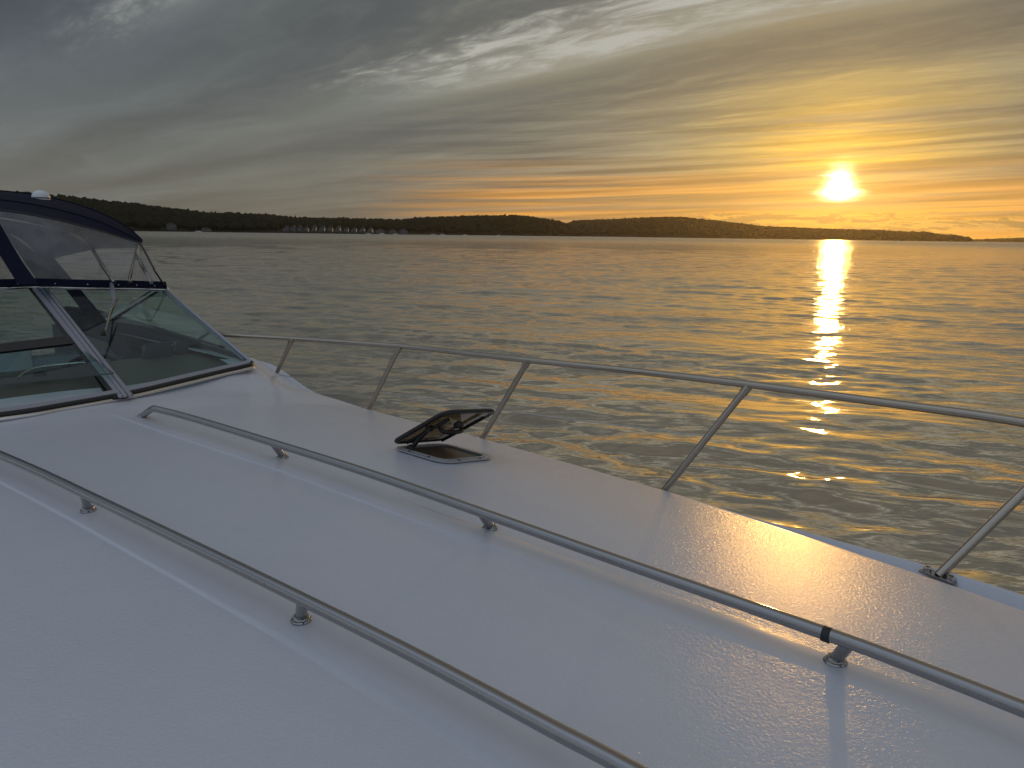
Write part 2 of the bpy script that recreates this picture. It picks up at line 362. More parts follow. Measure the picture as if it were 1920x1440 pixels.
def tcm(s): return interp(s, [-3.2, -2.7, -2.05, -1.15, -.4, 2], [.90, .92, .964, .995, 1.005, 1.02])
def hgap(s): return interp(s, [-3.2, -2.7, -2.05, -1.15, -.4, 2], [.285, .285, .287, .275, .258, .25])
def zdeck(s, t):
    d = abs(t - TC)
    z = -0.715 - 0.088 * d * d + 0.0 * s
    k_ = 0.20 * sstp(d, 1.0, 1.22)
    z += 0.115 * sstp(-s, 3.30 + k_, 3.80 + k_ * 1.3) * sstp(d, 0.35, 0.95)
    z += 0.02 * sstp(-s, 3.0, 3.5)
    # raised smooth moulding that carries each grab rail
    e = abs(t - tcm(s)) - hgap(s)
    z += 0.0036 * sstp(e, -0.052, -0.040) * (1 - sstp(e, 0.038, 0.046)) * (1 - sstp(-s, 2.9, 3.25))
    return z
def hit(x, y, off=0.0):
    r = ray(x, y); lam = 0.4
    while lam < 12:
        p = r * lam
        if p.z < zdeck(p.dot(FW), p.dot(GT)) + off: break
        lam += 0.002
    return Vector((p.x, p.y, p.z + CAMZ))
def DK(s, t, off=0.0): return B(s, t, zdeck(s, t) + off)

# ================================================================== WATER
def build_water():
    nth, nr = 1000, 900
    th = np.concatenate([np.linspace(-180, -52, 40, endpoint=False), np.linspace(-52, 52, nth), np.linspace(52, 180, 41)[1:]]) * math.pi / 180
    rr = [0.3]
    while rr[-1] < 9000:
        r_ = rr[-1]; rr.append(r_ + (0.30 if r_ < 1.5 else max(0.042, 0.0045 * r_) if r_ < 90 else (0.0045 + 0.0004 * (r_ - 90) / 4) * r_ if r_ < 600 else 0.06 * r_))
    rr = np.array(rr)
    A, Rr = np.meshgrid(th, rr)
    X = Rr * np.sin(A); Y = Rr * np.cos(A); Z = np.zeros_like(X)
    cell = np.maximum(np.gradient(rr)[:, None] * np.ones_like(X), Rr * (104 / nth) * math.pi / 180)
    g = np.random.default_rng(11)
    waves = []
    for i in range(90):
        lam = 0.30 * (14 / 0.30) ** (i / 89.0)
        spread = 34 if lam < 2 else 22
        ang_ = math.radians(6 + g.normal(0, spread))
        slope = 0.0215 * (1.0 if lam < 1.1 else (1.1 / lam) ** 0.95)
        waves.append((lam, ang_, slope * lam / (2 * math.pi) * (0.7 + 0.6 * g.random()), g.random() * 6.283))
    # patches of calmer and rougher water
    pt = 0.75 + 0.35 * np.sin(X * 0.21 + Y * 0.47 + 1.0) * np.sin(X * 0.13 - Y * 0.33 + 0.3) + 0.25 * np.sin(X * 0.55 + Y * 0.9)
    for lam, a, amp, ph in waves:
        k = 2 * math.pi / lam
        att = np.clip((lam / cell - 2.6) / 2.5, 0, 1)
        if lam > 2: m_ = 1.0
        else: m_ = pt
        Z += amp * att * m_ * np.sin(k * (X * math.sin(a) + Y * math.cos(a)) + ph + 0.8 * np.sin(X * 0.31 / lam ** .3 + ph * 3))
    Z *= np.clip((Rr - 0.5) / 1.5, 0, 1)
    nv = X.size; me = bpy.data.meshes.new('water')
    nR, nT = X.shape
    co = np.stack([X, Y, Z], -1).reshape(-1, 3).astype(np.float32)
    me.vertices.add(nv); me.vertices.foreach_set('co', co.ravel())
    idx = np.arange(nv).reshape(nR, nT)
    q_ = np.stack([idx[:-1, :-1], idx[:-1, 1:], idx[1:, 1:], idx[1:, :-1]], -1).reshape(-1, 4)[:, ::-1]
    nf = len(q_); me.loops.add(nf * 4); me.loops.foreach_set('vertex_index', q_.ravel().astype(np.int32))
    me.polygons.add(nf); me.polygons.foreach_set('loop_start', np.arange(0, nf * 4, 4, dtype=np.int32)); me.polygons.foreach_set('loop_total', np.full(nf, 4, dtype=np.int32))
    me.update(); me.validate()
    me.polygons.foreach_set('use_smooth', [True] * nf)
    o = bpy.data.objects.new('water', me); C.objects.link(o); tag(o, kind='structure')
    m, t, ou = newmat('lake_water')
    p = t.n.new('ShaderNodeBsdfPrincipled'); t.l.new(p.outputs[0], ou.inputs[0])
    p.inputs['Base Color'].default_value = (0.105, 0.083, 0.050, 1); p.inputs['IOR'].default_value = 1.5
    tcn = t.n.new('ShaderNodeTexCoord'); ob = tcn.outputs['Object']; x, y, z = t.sep(ob)
    r_ = t.v('LENGTH', t.xyz(x, y, 0.0))
    ro = t.m('ADD', 0.05, t.m('MULTIPLY', t.sstep(r_, 60.0, 600.0), 0.20)); t.l.new(ro, p.inputs['Roughness'])
    x2 = t.m('ADD', t.m('MULTIPLY', x, 0.995), t.m('MULTIPLY', y, 0.10)); y2 = t.m('SUBTRACT', t.m('MULTIPLY', y, 0.995), t.m('MULTIPLY', x, -0.10))
    a0 = t.noise(t.xyz(t.m('MULTIPLY', x2, 2.2), t.m('MULTIPLY', y2, 5.0), 0.0), 1.0, 3, 0.5, 0.3)       # ripples 0.2 m
    a1 = t.noise(t.xyz(t.m('MULTIPLY', x2, 0.55), t.m('MULTIPLY', y2, 1.5), 3.0), 1.0, 4, 0.55)          # 1 m
    a2 = t.noise(t.xyz(t.m('MULTIPLY', x2, 0.045), t.m('MULTIPLY', y2, 0.14), 5.0), 1.0, 3, 0.55)         # 10 m
    far = t.sstep(r_, 25.0, 75.0)
    gust = t.noise(t.xyz(t.m('MULTIPLY', x2, 0.03), t.m('MULTIPLY', y2, 0.09), 8.0), 1.0, 4, 0.6)
    gm = t.m('ADD', 0.45, t.m('MULTIPLY', t.sstep(gust, 0.38, 0.62), 0.8))
    h = t.m('MULTIPLY', a0, t.m('MULTIPLY', t.m('ADD', 0.010, t.m('MULTIPLY', t.sstep(r_, 8.0, 30.0), 0.022)), gm))
    h = t.m('ADD', h, t.m('MULTIPLY', a1, t.m('MULTIPLY', far, 0.21)))
    h = t.m('ADD', h, t.m('MULTIPLY', a2, t.m('MULTIPLY', far, 0.10)))
    bn = bump(t, h, 1.0, 1.0); t.l.new(bn, p.inputs['Normal'])
    gl = t.n.new('ShaderNodeBsdfGlossy'); gl.inputs[0].default_value = (0.96, 0.89, 0.79, 1); t.l.new(ro, gl.inputs['Roughness']); t.l.new(bn, gl.inputs['Normal'])
    ms = t.n.new('ShaderNodeMixShader'); ms.inputs[0].default_value = 0.45
    t.l.new(p.outputs[0], ms.inputs[1]); t.l.new(gl.outputs[0], ms.inputs[2]); t.l.new(ms.outputs[0], ou.inputs[0])
    me.materials.append(m)
build_water()

# ================================================================== HILLS AND FOREST
M['ground'] = princ('hill_ground', (0.016, 0.015, 0.009), 0.95, var=0.5, vscale=0.02, spec=0.1)
def forestmat(name, c1, c2):
    m, t, o = newmat(name); p = t.n.new('ShaderNodeBsdfPrincipled'); t.l.new(p.outputs[0], o.inputs[0])
    g = t.n.new('ShaderNodeNewGeometry'); tcn = t.n.new('ShaderNodeTexCoord')
    n = t.noise(tcn.outputs['Object'], 0.03, 4, 0.6)
    f = t.m('ADD', t.m('MULTIPLY', g.outputs['Random Per Island'], 0.6), t.m('MULTIPLY', n, 0.4))
    t.l.new(t.mix(f, c4(c1), c4(c2)), p.inputs['Base Color']); p.inputs['Roughness'].default_value = 0.9; p.inputs['Specular IOR Level'].default_value = 0.1
    t.l.new(bump(t, t.noise(tcn.outputs['Object'], 0.8, 5, 0.7), 1.0, 1.2), p.inputs['Normal'])
    return m
M['forest'] = forestmat('forest_foliage', (0.011, 0.012, 0.006), (0.019, 0.020, 0.009))

def ico(sub):
    bm = bmesh.new(); bmesh.ops.create_icosphere(bm, subdivisions=sub, radius=1.0)
    v = np.array([p.co[:] for p in bm.verts]); f = np.array([[q.index for q in fc.verts] for fc in bm.faces]); bm.free(); return v, f
def build_hill(outline, dshore, dridge, treeh, ncrown, sub, rad, seed, back=1.6, clear=None):
    """outline: (x, y) photo points of the tree line; dshore/dridge: ground distance (m) as functions of x"""
    xs = np.array([p[0] for p in outline], float); ys = np.array([p[1] for p in outline], float)
    g = np.random.default_rng(seed)
    def az(x):
        r = ray(x, float(np.interp(x, xs, ys))); return math.atan2(r.x, r.y)
    def top(x):
        r = ray(x, float(np.interp(x, xs, ys))); return CAMZ + r.z / math.hypot(r.x, r.y) * dridge(x) - treeh
    nx = 160; rows = []
    def prof(u, H):
        if u <= 1: return 0.8 + H * (0.10 * min(u / 0.03, 1) + 0.90 * (sstp(u, 0.0, 1.0) * 0.6 + u * 0.4)) if H > 0 else 0.8
        return max(-3.0, 0.8 + H * (1 - (u - 1) / (back - 1) * 1.1))
    us = [-0.02] + list(np.linspace(0, 1, 12)) + list(np.linspace(1.1, back, 5))
    X_ = np.linspace(xs[0], xs[-1], nx)
    for u in us:
        row = []
        for x in X_:
            a = az(x); D0 = dshore(x); D1 = dridge(x); d = D0 + (D1 - D0) * u; H = max(top(x) - 0.8, 1.0)
            z = -2.0 if u < 0 else prof(u, H)
            row.append((math.sin(a) * d, math.cos(a) * d, z))
        rows.append(row)
    mb = MB(); mb.grid(rows); o = mb.build('hill', M['ground']); tag(o, kind='structure')
    v, f = ico(sub); nv, nf = len(v), len(f)
    Vs, Fs = [], []
    for i in range(ncrown):
        x = g.uniform(xs[0], xs[-1])
        if clear and clear[0] < x < clear[1]: lo_ = (clear[2] - dshore(x)) / (dridge(x) - dshore(x))
        else: lo_ = 0.0
        ridge = g.random() < 0.40
        u = g.uniform(0.93, 1.03) if ridge else g.uniform(0.01, 1.0) ** 0.8
        a = az(x); D0 = dshore(x); D1 = dridge(x); d = D0 + (D1 - D0) * u; H = max(top(x) - 0.8, 1.0); zg = prof(u, H)
        if u < lo_: continue
        r_ = rad * g.uniform(0.6, 1.25); hh = treeh * g.uniform(0.72, 1.12) * (0.72 + 0.28 * min(1, u * 3))
        sq = g.uniform(0.85, 1.25)
        jit = 1 + g.normal(0, 0.14, (nv, 1))
        P_ = v * jit * np.array([r_, r_, hh * 0.5 * sq]) + np.array([math.sin(a) * d, math.cos(a) * d, zg + hh * 0.52])
        Vs.append(P_); Fs.append(f + i * nv)
    co = np.concatenate(Vs).astype(np.float32); fa = np.concatenate(Fs).astype(np.int32)
    me = bpy.data.meshes.new('forest'); me.vertices.add(len(co)); me.vertices.foreach_set('co', co.ravel())
    me.loops.add(fa.size); me.loops.foreach_set('vertex_index', fa.ravel()); n_ = len(fa)
    me.polygons.add(n_); me.polygons.foreach_set('loop_start', np.arange(0, n_ * 3, 3, dtype=np.int32)); me.polygons.foreach_set('loop_total', np.full(n_, 3, dtype=np.int32))
    me.update(); me.materials.append(M['forest']); o = bpy.data.objects.new('forest', me); C.objects.link(o)
    return o
LO = [(-260, 345), (-100, 352), (0, 360), (60, 363), (100, 367), (150, 372), (200, 378), (250, 382), (300, 389), (350, 395), (385, 400), (430, 400), (470, 402), (510, 404), (560, 408),
      (600, 410), (640, 409), (700, 411), (750, 413), (790, 408), (850, 406), (900, 405), (930, 404), (965, 404), (1000, 407), (1040, 413), (1065, 420), (1090, 440)]
o = build_hill(LO, lambda x: float(np.interp(x, [-260, 500, 520, 760, 800, 1090], [1000, 1180, 1200, 1280, 1450, 2100])),
           lambda x: float(np.interp(x, [-260, 300, 480, 540, 740, 800, 1090], [1500, 1560, 1600, 2300, 2300, 1900, 2500])), 13, 5200, 2, 6.0, 3, clear=(526, 775, 1350))
tag(o, 'dark wooded hillside across the lake on the left', 'forest', kind='stuff')
RO = [(1030, 440), (1062, 421), (1075, 414), (1110, 412), (1150, 411), (1200, 408), (1250, 406), (1290, 407), (1320, 411), (1350, 414), (1390, 419), (1430, 424), (1500, 427), (1550, 429),
      (1600, 430), (1650, 432), (1700, 434), (1740, 435), (1755, 439), (1790, 441), (1808, 444), (1818, 453)]
o = build_hill(RO, lambda x: float(np.interp(x, [1030, 1818], [2500, 3100])), lambda x: float(np.interp(x, [1030, 1818], [3000, 3300])), 14, 4200, 1, 8.5, 5)
tag(o, 'hazy wooded ridge across the lake below the sun', 'forest', kind='stuff')
FO = [(1760, 453), (1830, 449), (1880, 447), (1920, 446), (2000, 444), (2200, 446)]
o = build_hill(FO, lambda x: 5200.0, lambda x: 5600.0, 12, 1500, 1, 12, 9)
tag(o, 'faint low wooded shore at the far right horizon', 'forest', kind='stuff')

# ================================================================== SHORE HOUSES AND BOATS
M['siding'] = princ('pale_siding', (0.06, 0.058, 0.05), 0.7, var=0.2, vscale=0.6)
M['sidingd'] = princ('grey_siding', (0.07, 0.068, 0.06), 0.7, var=0.2, vscale=0.6)
M['roof'] = princ('shingle_roof', (0.07, 0.065, 0.06), 0.85, var=0.3, vscale=2.0)
M['pane'] = princ('window_glass', (0.03, 0.035, 0.04), 0.14, spec=0.8)
M['trimw'] = princ('white_trim', (0.28, 0.27, 0.25), 0.5)
def shore_at(x, d):
    r = ray(x, 430); k = d / math.hypot(r.x, r.y); return Vector((r.x * k, r.y * k, 0.0)), math.atan2(r.x, r.y)
def house(name, wx, dp, h, rf, mat, label, cat, group, twin=True):
    e = empty(name); tag(e, label, cat, group)
    mb = MB(); mb.abox(-wx / 2, wx / 2, 0, dp, -2.5, h)
    mb.add([(-wx / 2, 0, h), (wx / 2, 0, h), (0, 0, h + rf), (-wx / 2, dp, h), (wx / 2, dp, h), (0, dp, h + rf)], [(0, 1, 2), (3, 5, 4)])
    mb.build('wall', mat, e, smooth=False)
    rb = MB(); ov = 0.5
    for sgn in (-1, 1):
        rb.grid([[(sgn * (wx / 2 + ov), -ov, h - ov * rf / (wx / 2)), (0, -ov, h + rf)], [(sgn * (wx / 2 + ov), dp + ov, h - ov * rf / (wx / 2)), (0, dp + ov, h + rf)]], th=(0, 0, 0.3))
    rf_ = rb.build('roof', M['roof'], e, smooth=False)
    ch = MB(); ch.abox(wx * .18, wx * .18 + 0.9, dp * .55, dp * .55 + 0.9, h, h + rf + 1.0); ch.build('chimney', M['sidingd'], rf_, smooth=False)
    for z0, z1 in ((0.9, 2.5), (3.7, 5.4)):
        for x0 in (-wx * .36, wx * .08):
            if z1 > h: continue
            f = MB(); f.abox(x0, x0 + wx * .28, -0.10, 0.05, z0, z1); f = f.build('window', M['trimw'], e, smooth=False)
            g_ = MB(); g_.abox(x0 + .15, x0 + wx * .28 - .15, -0.14, -0.102, z0 + .15, z1 - .15); g_.build('pane', M['pane'], f, smooth=False)
    if twin:
        b = MB(); b.abox(-wx * .45, wx * .45, -1.8, -0.15, 3.0, 3.2)
        b.abox(-wx * .45, wx * .45, -1.8, -1.72, 3.95, 4.05)
        for k in range(7): b.abox(-wx * .45 + wx * .9 * k / 6.3, -wx * .45 + wx * .9 * k / 6.3 + .08, -1.79, -1.73, 3.2, 3.95)
        b.abox(-wx * .44, -wx * .40, -1.78, -1.6, 0, 3.0); b.abox(wx * .40, wx * .44, -1.78, -1.6, 0, 3.0)
        b.build('balcony', M['trimw'], e, smooth=False)
    sw = MB(); sw.abox(wx / 2 + .01, wx / 2 + .10, 0.3, dp - .3, 0.3, h - .3); sw.build('sunlit_side', M['trimw'], e, smooth=False)  # paler slab: sunlight on this side put into the colour
    for k in range(3):   # tall windows on the side wall
        g_ = MB(); y0 = 1.2 + k * dp * .3; g_.abox(wx / 2 + .05, wx / 2 + .14, y0, y0 + 2.2, 0.6, h - .5); g_.build('side_window', M['pane'], e, smooth=False)
    return e
def copy_tree(o, parent=None):
    c = o.copy(); C.objects.link(c); c.parent = parent
    for ch in [x for x in o.children]: copy_tree(ch, c)
    return c
th = house('townhouse', 8.5, 11, 6.2, 3.2, M['siding'], 'pale gabled townhouse, second townhouse from the left end of the shoreline row', 'house', 'townhouses in a row on the far shore')
TH = []
xs_t = [536, 549, 561, 574, 589, 604, 619, 634, 649, 664, 679, 694]
ordn = ['first', 'second', 'third', 'fourth', 'fifth', 'sixth', 'seventh', 'eighth', 'ninth', 'tenth', 'eleventh', 'twelfth']
for i, x in enumerate(xs_t):
    o = th if i == 0 else copy_tree(th)
    TH.append(o)
    p, a = shore_at(x, 1215 + i * 4); o.location = (p.x, p.y, 0.9 + 1.2); o.rotation_euler = (0, 0, -a * .4 + R(random.uniform(-3, 3)))
    s_ = random.uniform(.84, 1.1); o.scale = (random.uniform(.85, 1.1), 1, s_)
    o['label'] = 'gabled townhouse, %s from the left in the long far shore row' % ordn[i]
M['glint'] = None
m, t, o_ = newmat('glint_strip'); em = t.n.new('ShaderNodeEmission'); em.inputs[0].default_value = (1.0, 0.70, 0.30, 1); em.inputs[1].default_value = 0.42  # emission stands in for sun glinting off the houses, no lamp
t.l.new(em.outputs[0], o_.inputs[0]); M['glint'] = m
glintm = None
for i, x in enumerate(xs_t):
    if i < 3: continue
    g_ = MB(); hh_ = (5.2, 3.6, 4.2)[i % 3]; g_.abox(3.3, 3.95, -.16, -.06, 5.9 - hh_, 5.9)  # added glowing strip at the front's right edge, in place of a sun glint
    gs_ = g_.build('glint_strip', M['glint'], TH[i], smooth=False)
hs = house('lake_house', 12, 9, 4.2, 2.6, M['sidingd'], 'grey lake house', 'house', 'separate houses on the far shore', twin=False)
for i, (x, d, lb) in enumerate([(712, 1250, 'grey lake house just right of the townhouse row, nearest to it'), (736, 1255, 'grey lake house between two others, right of the townhouse row'),
                                (757, 1262, 'rightmost grey lake house beyond the townhouse row, by the sailboats'), (322, 1150, 'lone grey house low on the wooded left shore, above the boat cabin'),
                                (388, 1140, 'low grey boathouse at the water on the left shore')]):
    o = hs if i == 0 else copy_tree(hs); p, a = shore_at(x, d); o.location = (p.x, p.y, 4.5 if i == 3 else 1.6); o.rotation_euler = (0, 0, -a * .5 + .1 * i); o['label'] = lb
    if i == 4: o.scale = (1.0, .8, .62)
M['hullw'] = princ('white_hull', (0.6, 0.6, 0.58), 0.3)
def small_boat(name, L, mast, label, cat, group):
    e = empty(name); tag(e, label, cat, group); mb = MB(); W_ = L * .16; rows = []
    for k in range(9):
        u = k / 8; hw = W_ * (1 - max(0, (u - .45) / .55) ** 2.2) * (0.85 if u < .05 else 1); x = -L / 2 + L * u; sh = .9 + .35 * u * u
        rows.append([(x, -hw, sh), (x, -hw * .8, .1), (x, 0, -.35), (x, hw * .8, .1), (x, hw, sh)])
    mb.grid(rows); mb.add([r[0] for r in rows] + [r[4] for r in rows], [(k, k + 1, k + 10, k + 9) for k in range(8)]); mb.add(rows[0], [(0, 1, 2, 3, 4)])
    mb.build('hull', M['hullw'], e)
    c = MB(); c.box((-.02 * L, 0, 1.25), (L * .17, 0, 0), (0, W_ * .62, 0), (0, 0, .38)); c.build('cabin', M['whitep'], e, bevel=.08)
    g_ = MB(); g_.box((-.02 * L, 0, 1.30), (L * .13, 0, 0), (0, W_ * .62 + .02, 0), (0, 0, .14)); g_.build('cabin_window', M['pane'], e, smooth=False)
    if mast:
        m_ = MB(); m_.tube([(.06 * L, 0, 1), (.06 * L, 0, mast)], [.10, .06], 8); m_.build('mast', M['trimw'], e)
        b_ = MB(); b_.tube([(.06 * L, 0, 2.2), (-.36 * L, 0, 2.3)], .16, 8); b_.build('boom', M['navy'], e)
    return e
mo = small_boat('motor_cruiser', 8, 0, 'x', 'boat', 'motor boats moored along the far shore')
for i, (x, d, lb) in enumerate([(690, 1190, 'white motor boat moored at the right end of the townhouse row'), (716, 1195, 'white motor boat moored in front of the grey lake house right of the townhouses'),
                                (742, 1200, 'white motor boat moored off the middle of the three shore houses'), (372, 1090, 'small white motor boat by the boathouse on the left shore'),
                                (872, 1500, 'white motor boat alone on the shore right of the sailboats'), (935, 1640, 'rightmost white motor boat moored under the wooded hill')]):
    o = mo if i == 0 else copy_tree(mo); p, a = shore_at(x, d); o.location = (p.x, p.y, 0); o.rotation_euler = (0, 0, [0.2, 2.9, .5, 3.3, .1, 2.8][i]); o['label'] = lb
sa_ = small_boat('sailboat', 9, 12.5, 'x', 'sailboat', 'sailboats moored along the far shore')
for i, (x, d, lb) in enumerate([(812, 1330, 'left one of two moored sailboats with bare masts on the far shore'), (830, 1345, 'right one of two moored sailboats with bare masts on the far shore')]):
    o = sa_ if i == 0 else copy_tree(sa_); p, a = shore_at(x, d); o.location = (p.x, p.y, 0); o.rotation_euler = (0, 0, [.3, 2.7][i]); o['label'] = lb
tb = small_boat('distant_motorboat', 9, 0, 'tiny dark motorboat under way on the horizon right of the sun glitter', 'boat', None)
p, a = shore_at(1688, 1750); tb.location = (p.x, p.y, 0); tb.rotation_euler = (0, 0, 3.0)
up_ = MB(); up_.box((-.6, 0, 2.5), (1.2, 0, 0), (0, .9, 0), (0, 0, .8)); up_.build('wheelhouse', M['sidingd'], tb, bevel=.1)

# ================================================================== THE BOAT
boat = empty('cabin_cruiser', (0, 0, 0)); tag(boat, 'white cabin cruiser with broad foredeck, steel rails and navy canvas top', 'boat')

# --- foredeck
def build_deck():
    dl = sorted(set([0.0, 0.05, 0.1, 0.15, 0.20, 0.225, 0.230, 0.232, 0.234, 0.236, 0.238, 0.245, 0.26, 0.28, 0.30, 0.312, 0.3175, 0.320, 0.3225, 0.325, 0.328, 0.335, 0.36] + [0.42 + 0.04 * k for k in range(60)]))
    ss_ = list(np.arange(-5.2, -3.0, 0.04)) + list(np.arange(-3.0, 2.1, 0.06))
    rows, mb = [], MB()
    for s in ss_:
        hw = half(s); row = []
        inner = [d for d in dl if d < 0.40]; outer = [0.40 + (hw - 0.03 - 0.40) * k / 16 for k in range(17)] if hw > 0.5 else None
        dd = inner + outer if outer else [d * hw / 0.55 * 0.0 + (hw - .03) * j / (len(inner) + 16) for j, d in enumerate(range(len(inner) + 17))]
        prof = [(d, zdeck(s, TC + d)) for d in dd]
        ze = prof[-1][1]; de = prof[-1][0]
        for k in range(1, 7):
            a = k / 6 * math.pi / 2; prof.append((de + 0.03 * math.sin(a), ze - 0.004 * k / 6 - 0.018 * (1 - math.cos(a))))
        prof.append((de + 0.033, ze - 0.11))
        full = [(-d, z) for d, z in prof[::-1]] + [(d, z) for d, z in prof[1:]]
        sh = tcm(s) - TC; hg = hgap(s) - 0.28; fullp = []
        for d, z in full:
            a_ = abs(d); w_ = 1 - sstp(a_, 0.36, 0.85 * max(hw, .5)); k2 = (a_ / 0.225 if a_ < 0.225 else 1.0)
            t_ = TC + d + sh * w_ + math.copysign(hg * w_ * k2, d)
            fullp.append((t_, zdeck(s, t_) if a_ < de - .001 else z))
        rows.append([B(s, t_, z) for t_, z in fullp])
    nc = len(rows[0]); P_ = [p for r in rows for p in r]
    fs, mi = [], []
    n_in = len(full)
    for i in range(len(rows) - 1):
        s = ss_[i]
        for j in range(nc - 1):
            q = (rows[i][j] + rows[i + 1][j + 1]) / 2; t = q.dot(GT); d = abs(t - TC); hw = half(s)
            e_ = abs(t - tcm(s)) - hgap(s); smooth_ = (-0.050 <= e_ <= 0.048) or s < -3.10 or d > hw - 0.045 or s > 1.2
            if s < -3.66 and d < 0.93: continue
            fs.append((i * nc + j, i * nc + j + 1, (i + 1) * nc + j + 1, (i + 1) * nc + j)); mi.append(1 if smooth_ else 0)
    mb.v = [tuple(p) for p in P_]; mb.f = fs; mb.mi = mi
    o = mb.build('foredeck', [M['nonskid'], M['gel']], boat, autos=50)
    # the hull: side deck lip, rub rail and topsides down to the water
    mb = MB(); rows = []
    for s in ss_:
        hw = half(s); ze = zdeck(s, TC + hw) - 0.022
        lip = 0.035 + 0.14 * sstp(s, -1.25, -0.1); zl = ze - 0.012
        kk = max(0.04, 1 - max(0, (s + 3) / 5.2) ** 2.2 * 0.9)
        tz = ze + 0.022 - (0.040 - 0.034 * sstp(s, -1.15, -0.15)); lip = 0.095; zl = tz - .006
        prof = [(hw + 0.002, ze - 0.03), (hw + 0.012, ze - 0.034), (hw + .060, ze - 0.036), (hw + .068, ze - .030), (hw + .078, tz - .004), (hw + .083, tz), (hw + lip - .005, tz), (hw + lip, zl - 0.006), (hw + lip + 0.002, zl - 0.05), (hw + lip + .022, zl - .058), (hw + lip + .022, zl - .095), (hw + lip, zl - 0.10)]
        for k in range(1, 7):
            u = k / 6; prof.append(((hw + lip) * (1 - u * (1 - kk * .88)) , zl - 0.10 + (-CAMZ - 0.35 - zl + 0.10) * u))
        full = [(-d, z) for d, z in prof[::-1]] + [(d, z) for d, z in prof]
        rows.append([B(s - (0.0), TC + d, z) for d, z in full])
    h2 = len(rows[0]) // 2
    a = MB(); a.grid([r[:h2] for r in rows]); a.grid([r[h2:] for r in rows]); a.grid([[rows[0][h2 - 1 - k], rows[0][h2 + k]] for k in range(h2)])
    a.grid([[rows[-1][h2 - 1 - k], rows[-1][h2 + k]] for k in range(h2)])
    a.build('hull', M['gel'], boat, autos=40)
build_deck()

# --- grab rails
def foot_mesh(base, top, r=0.0125):
    mb = MB(); ax = Vector((0, 0, 1))
    mb.lathe([(0.0, 0.0), (0.0195, 0.0), (0.020, 0.003), (0.0185, 0.005), (0.0158, 0.0058), (0.0150, 0.009), (0.0135, 0.0120), (0.0, 0.0135)], 28, base=base)
    mb.tube([base + Vector((0, 0, .006)), top], 0.0112, 20)
    return mb
def grab_rail(pix, feet, label, bend):
    pts = [hit(x, y, 0.060) for x, y in pix]
    path = smooth(pts, 10)
    if bend: path = smooth(bend, 7)[:-1] + path
    mb = MB(); mb.tube(path, 0.0122, 20); o = mb.build('grab_rail', M['steel'], boat); o['label'] = label
    for (fx, fy), (tx, ty) in feet:
        b = hit(fx, fy, 0.0); tp = hit(tx, ty, 0.058)
        foot_mesh(b, tp).build('rail_foot', M['steel'], o)
    return o
g1 = [(292, 767), (330, 776), (400, 796), (530, 836), (700, 890), (920, 967), (1240, 1080), (1580, 1199), (1760, 1267), (1920, 1330)]
e1 = hit(1920, 1330, .06); ex1 = [e1 + (FW + GT * -0.10) * k for k in (.3, .6)]
b0 = hit(268, 779, 0.004); b1 = hit(292, 767, .060)
bend1 = [b0, b0.lerp(b1, .35) + Vector((0, 0, .004)), b0.lerp(b1, .75) + Vector((0, 0, .006)), b1 + (b0 - b1) * .12 + Vector((0, 0, .004))]
rail1 = None
def rail_full(pix, feet, label, head, tail):
    pts = [hit(x, y, 0.060) for x, y in pix]
    path = smooth(head + pts + tail, 8)
    mb = MB(); mb.tube(path, 0.0122, 20)
    if head: mb.lathe([(0.0, -0.004), (0.020, -0.004), (0.0205, 0.0), (0.016, 0.004), (0.0, 0.004)], 24, base=head[0])
    o = mb.build('grab_rail', M['steel'], boat); o['label'] = label
    for (fx, fy), (tx, ty) in feet:
        b_ = hit(fx, fy, 0.0); aim = b_ + FW * 0.030 + Vector((0, 0, .06)); tp_ = min((p.lerp(q, k / 12) for p, q in zip(path, path[1:]) for k in range(12)), key=lambda p: (p - aim).length)
        foot_mesh(b_, tp_ - (tp_ - b_).normalized() * .004).build('rail_foot', M['steel'], o)
    return o
rail1 = rail_full(g1, [((530, 858), (537, 839)), ((919, 991), (932, 971)), ((1566, 1242), (1592, 1208))], 'far grab rail with dark tape band', bend1, ex1)
# dark tape band on the rail
ta, tb_ = hit(1543, 1187, .060), hit(1557, 1192, .060)
mb = MB(); mb.tube([ta, tb_], 0.0136, 20); mb.build('tape_band', M['tape'], rail1)
e2 = hit(1178, 1440, .06)
g2 = [(-60, 826), (0, 853), (80, 888), (172, 932), (320, 1003), (450, 1066), (584, 1132), (750, 1215), (900, 1294), (1050, 1374), (1178, 1441)]
h2_ = hit(-60, 826, .06)
head2 = [DK(-3.12, .585, .004), DK(-3.08, .59, .035), DK(-3.02, .597, .056)]
rail2 = rail_full(g2[1:], [((166, 958), (174, 938)), ((565, 1164), (577, 1140))], 'near grab rail', head2, [e2 + FW * .35, e2 + FW * .8])

# --- bow rail
rp = [B(-4.75, 2.27, -.74), B(-4.66, 2.275, -.66), B(-4.5, 2.28, -.605)]
RZ = [(412, 627.5, -.585), (545, 635, -.57), (748, 649, -.54), (870, 662, -.52), (990, 675, -.50), (1200, 697, -.478), (1405, 721, -.46), (1660, 755, -.447), (1920, 792, -.437)]
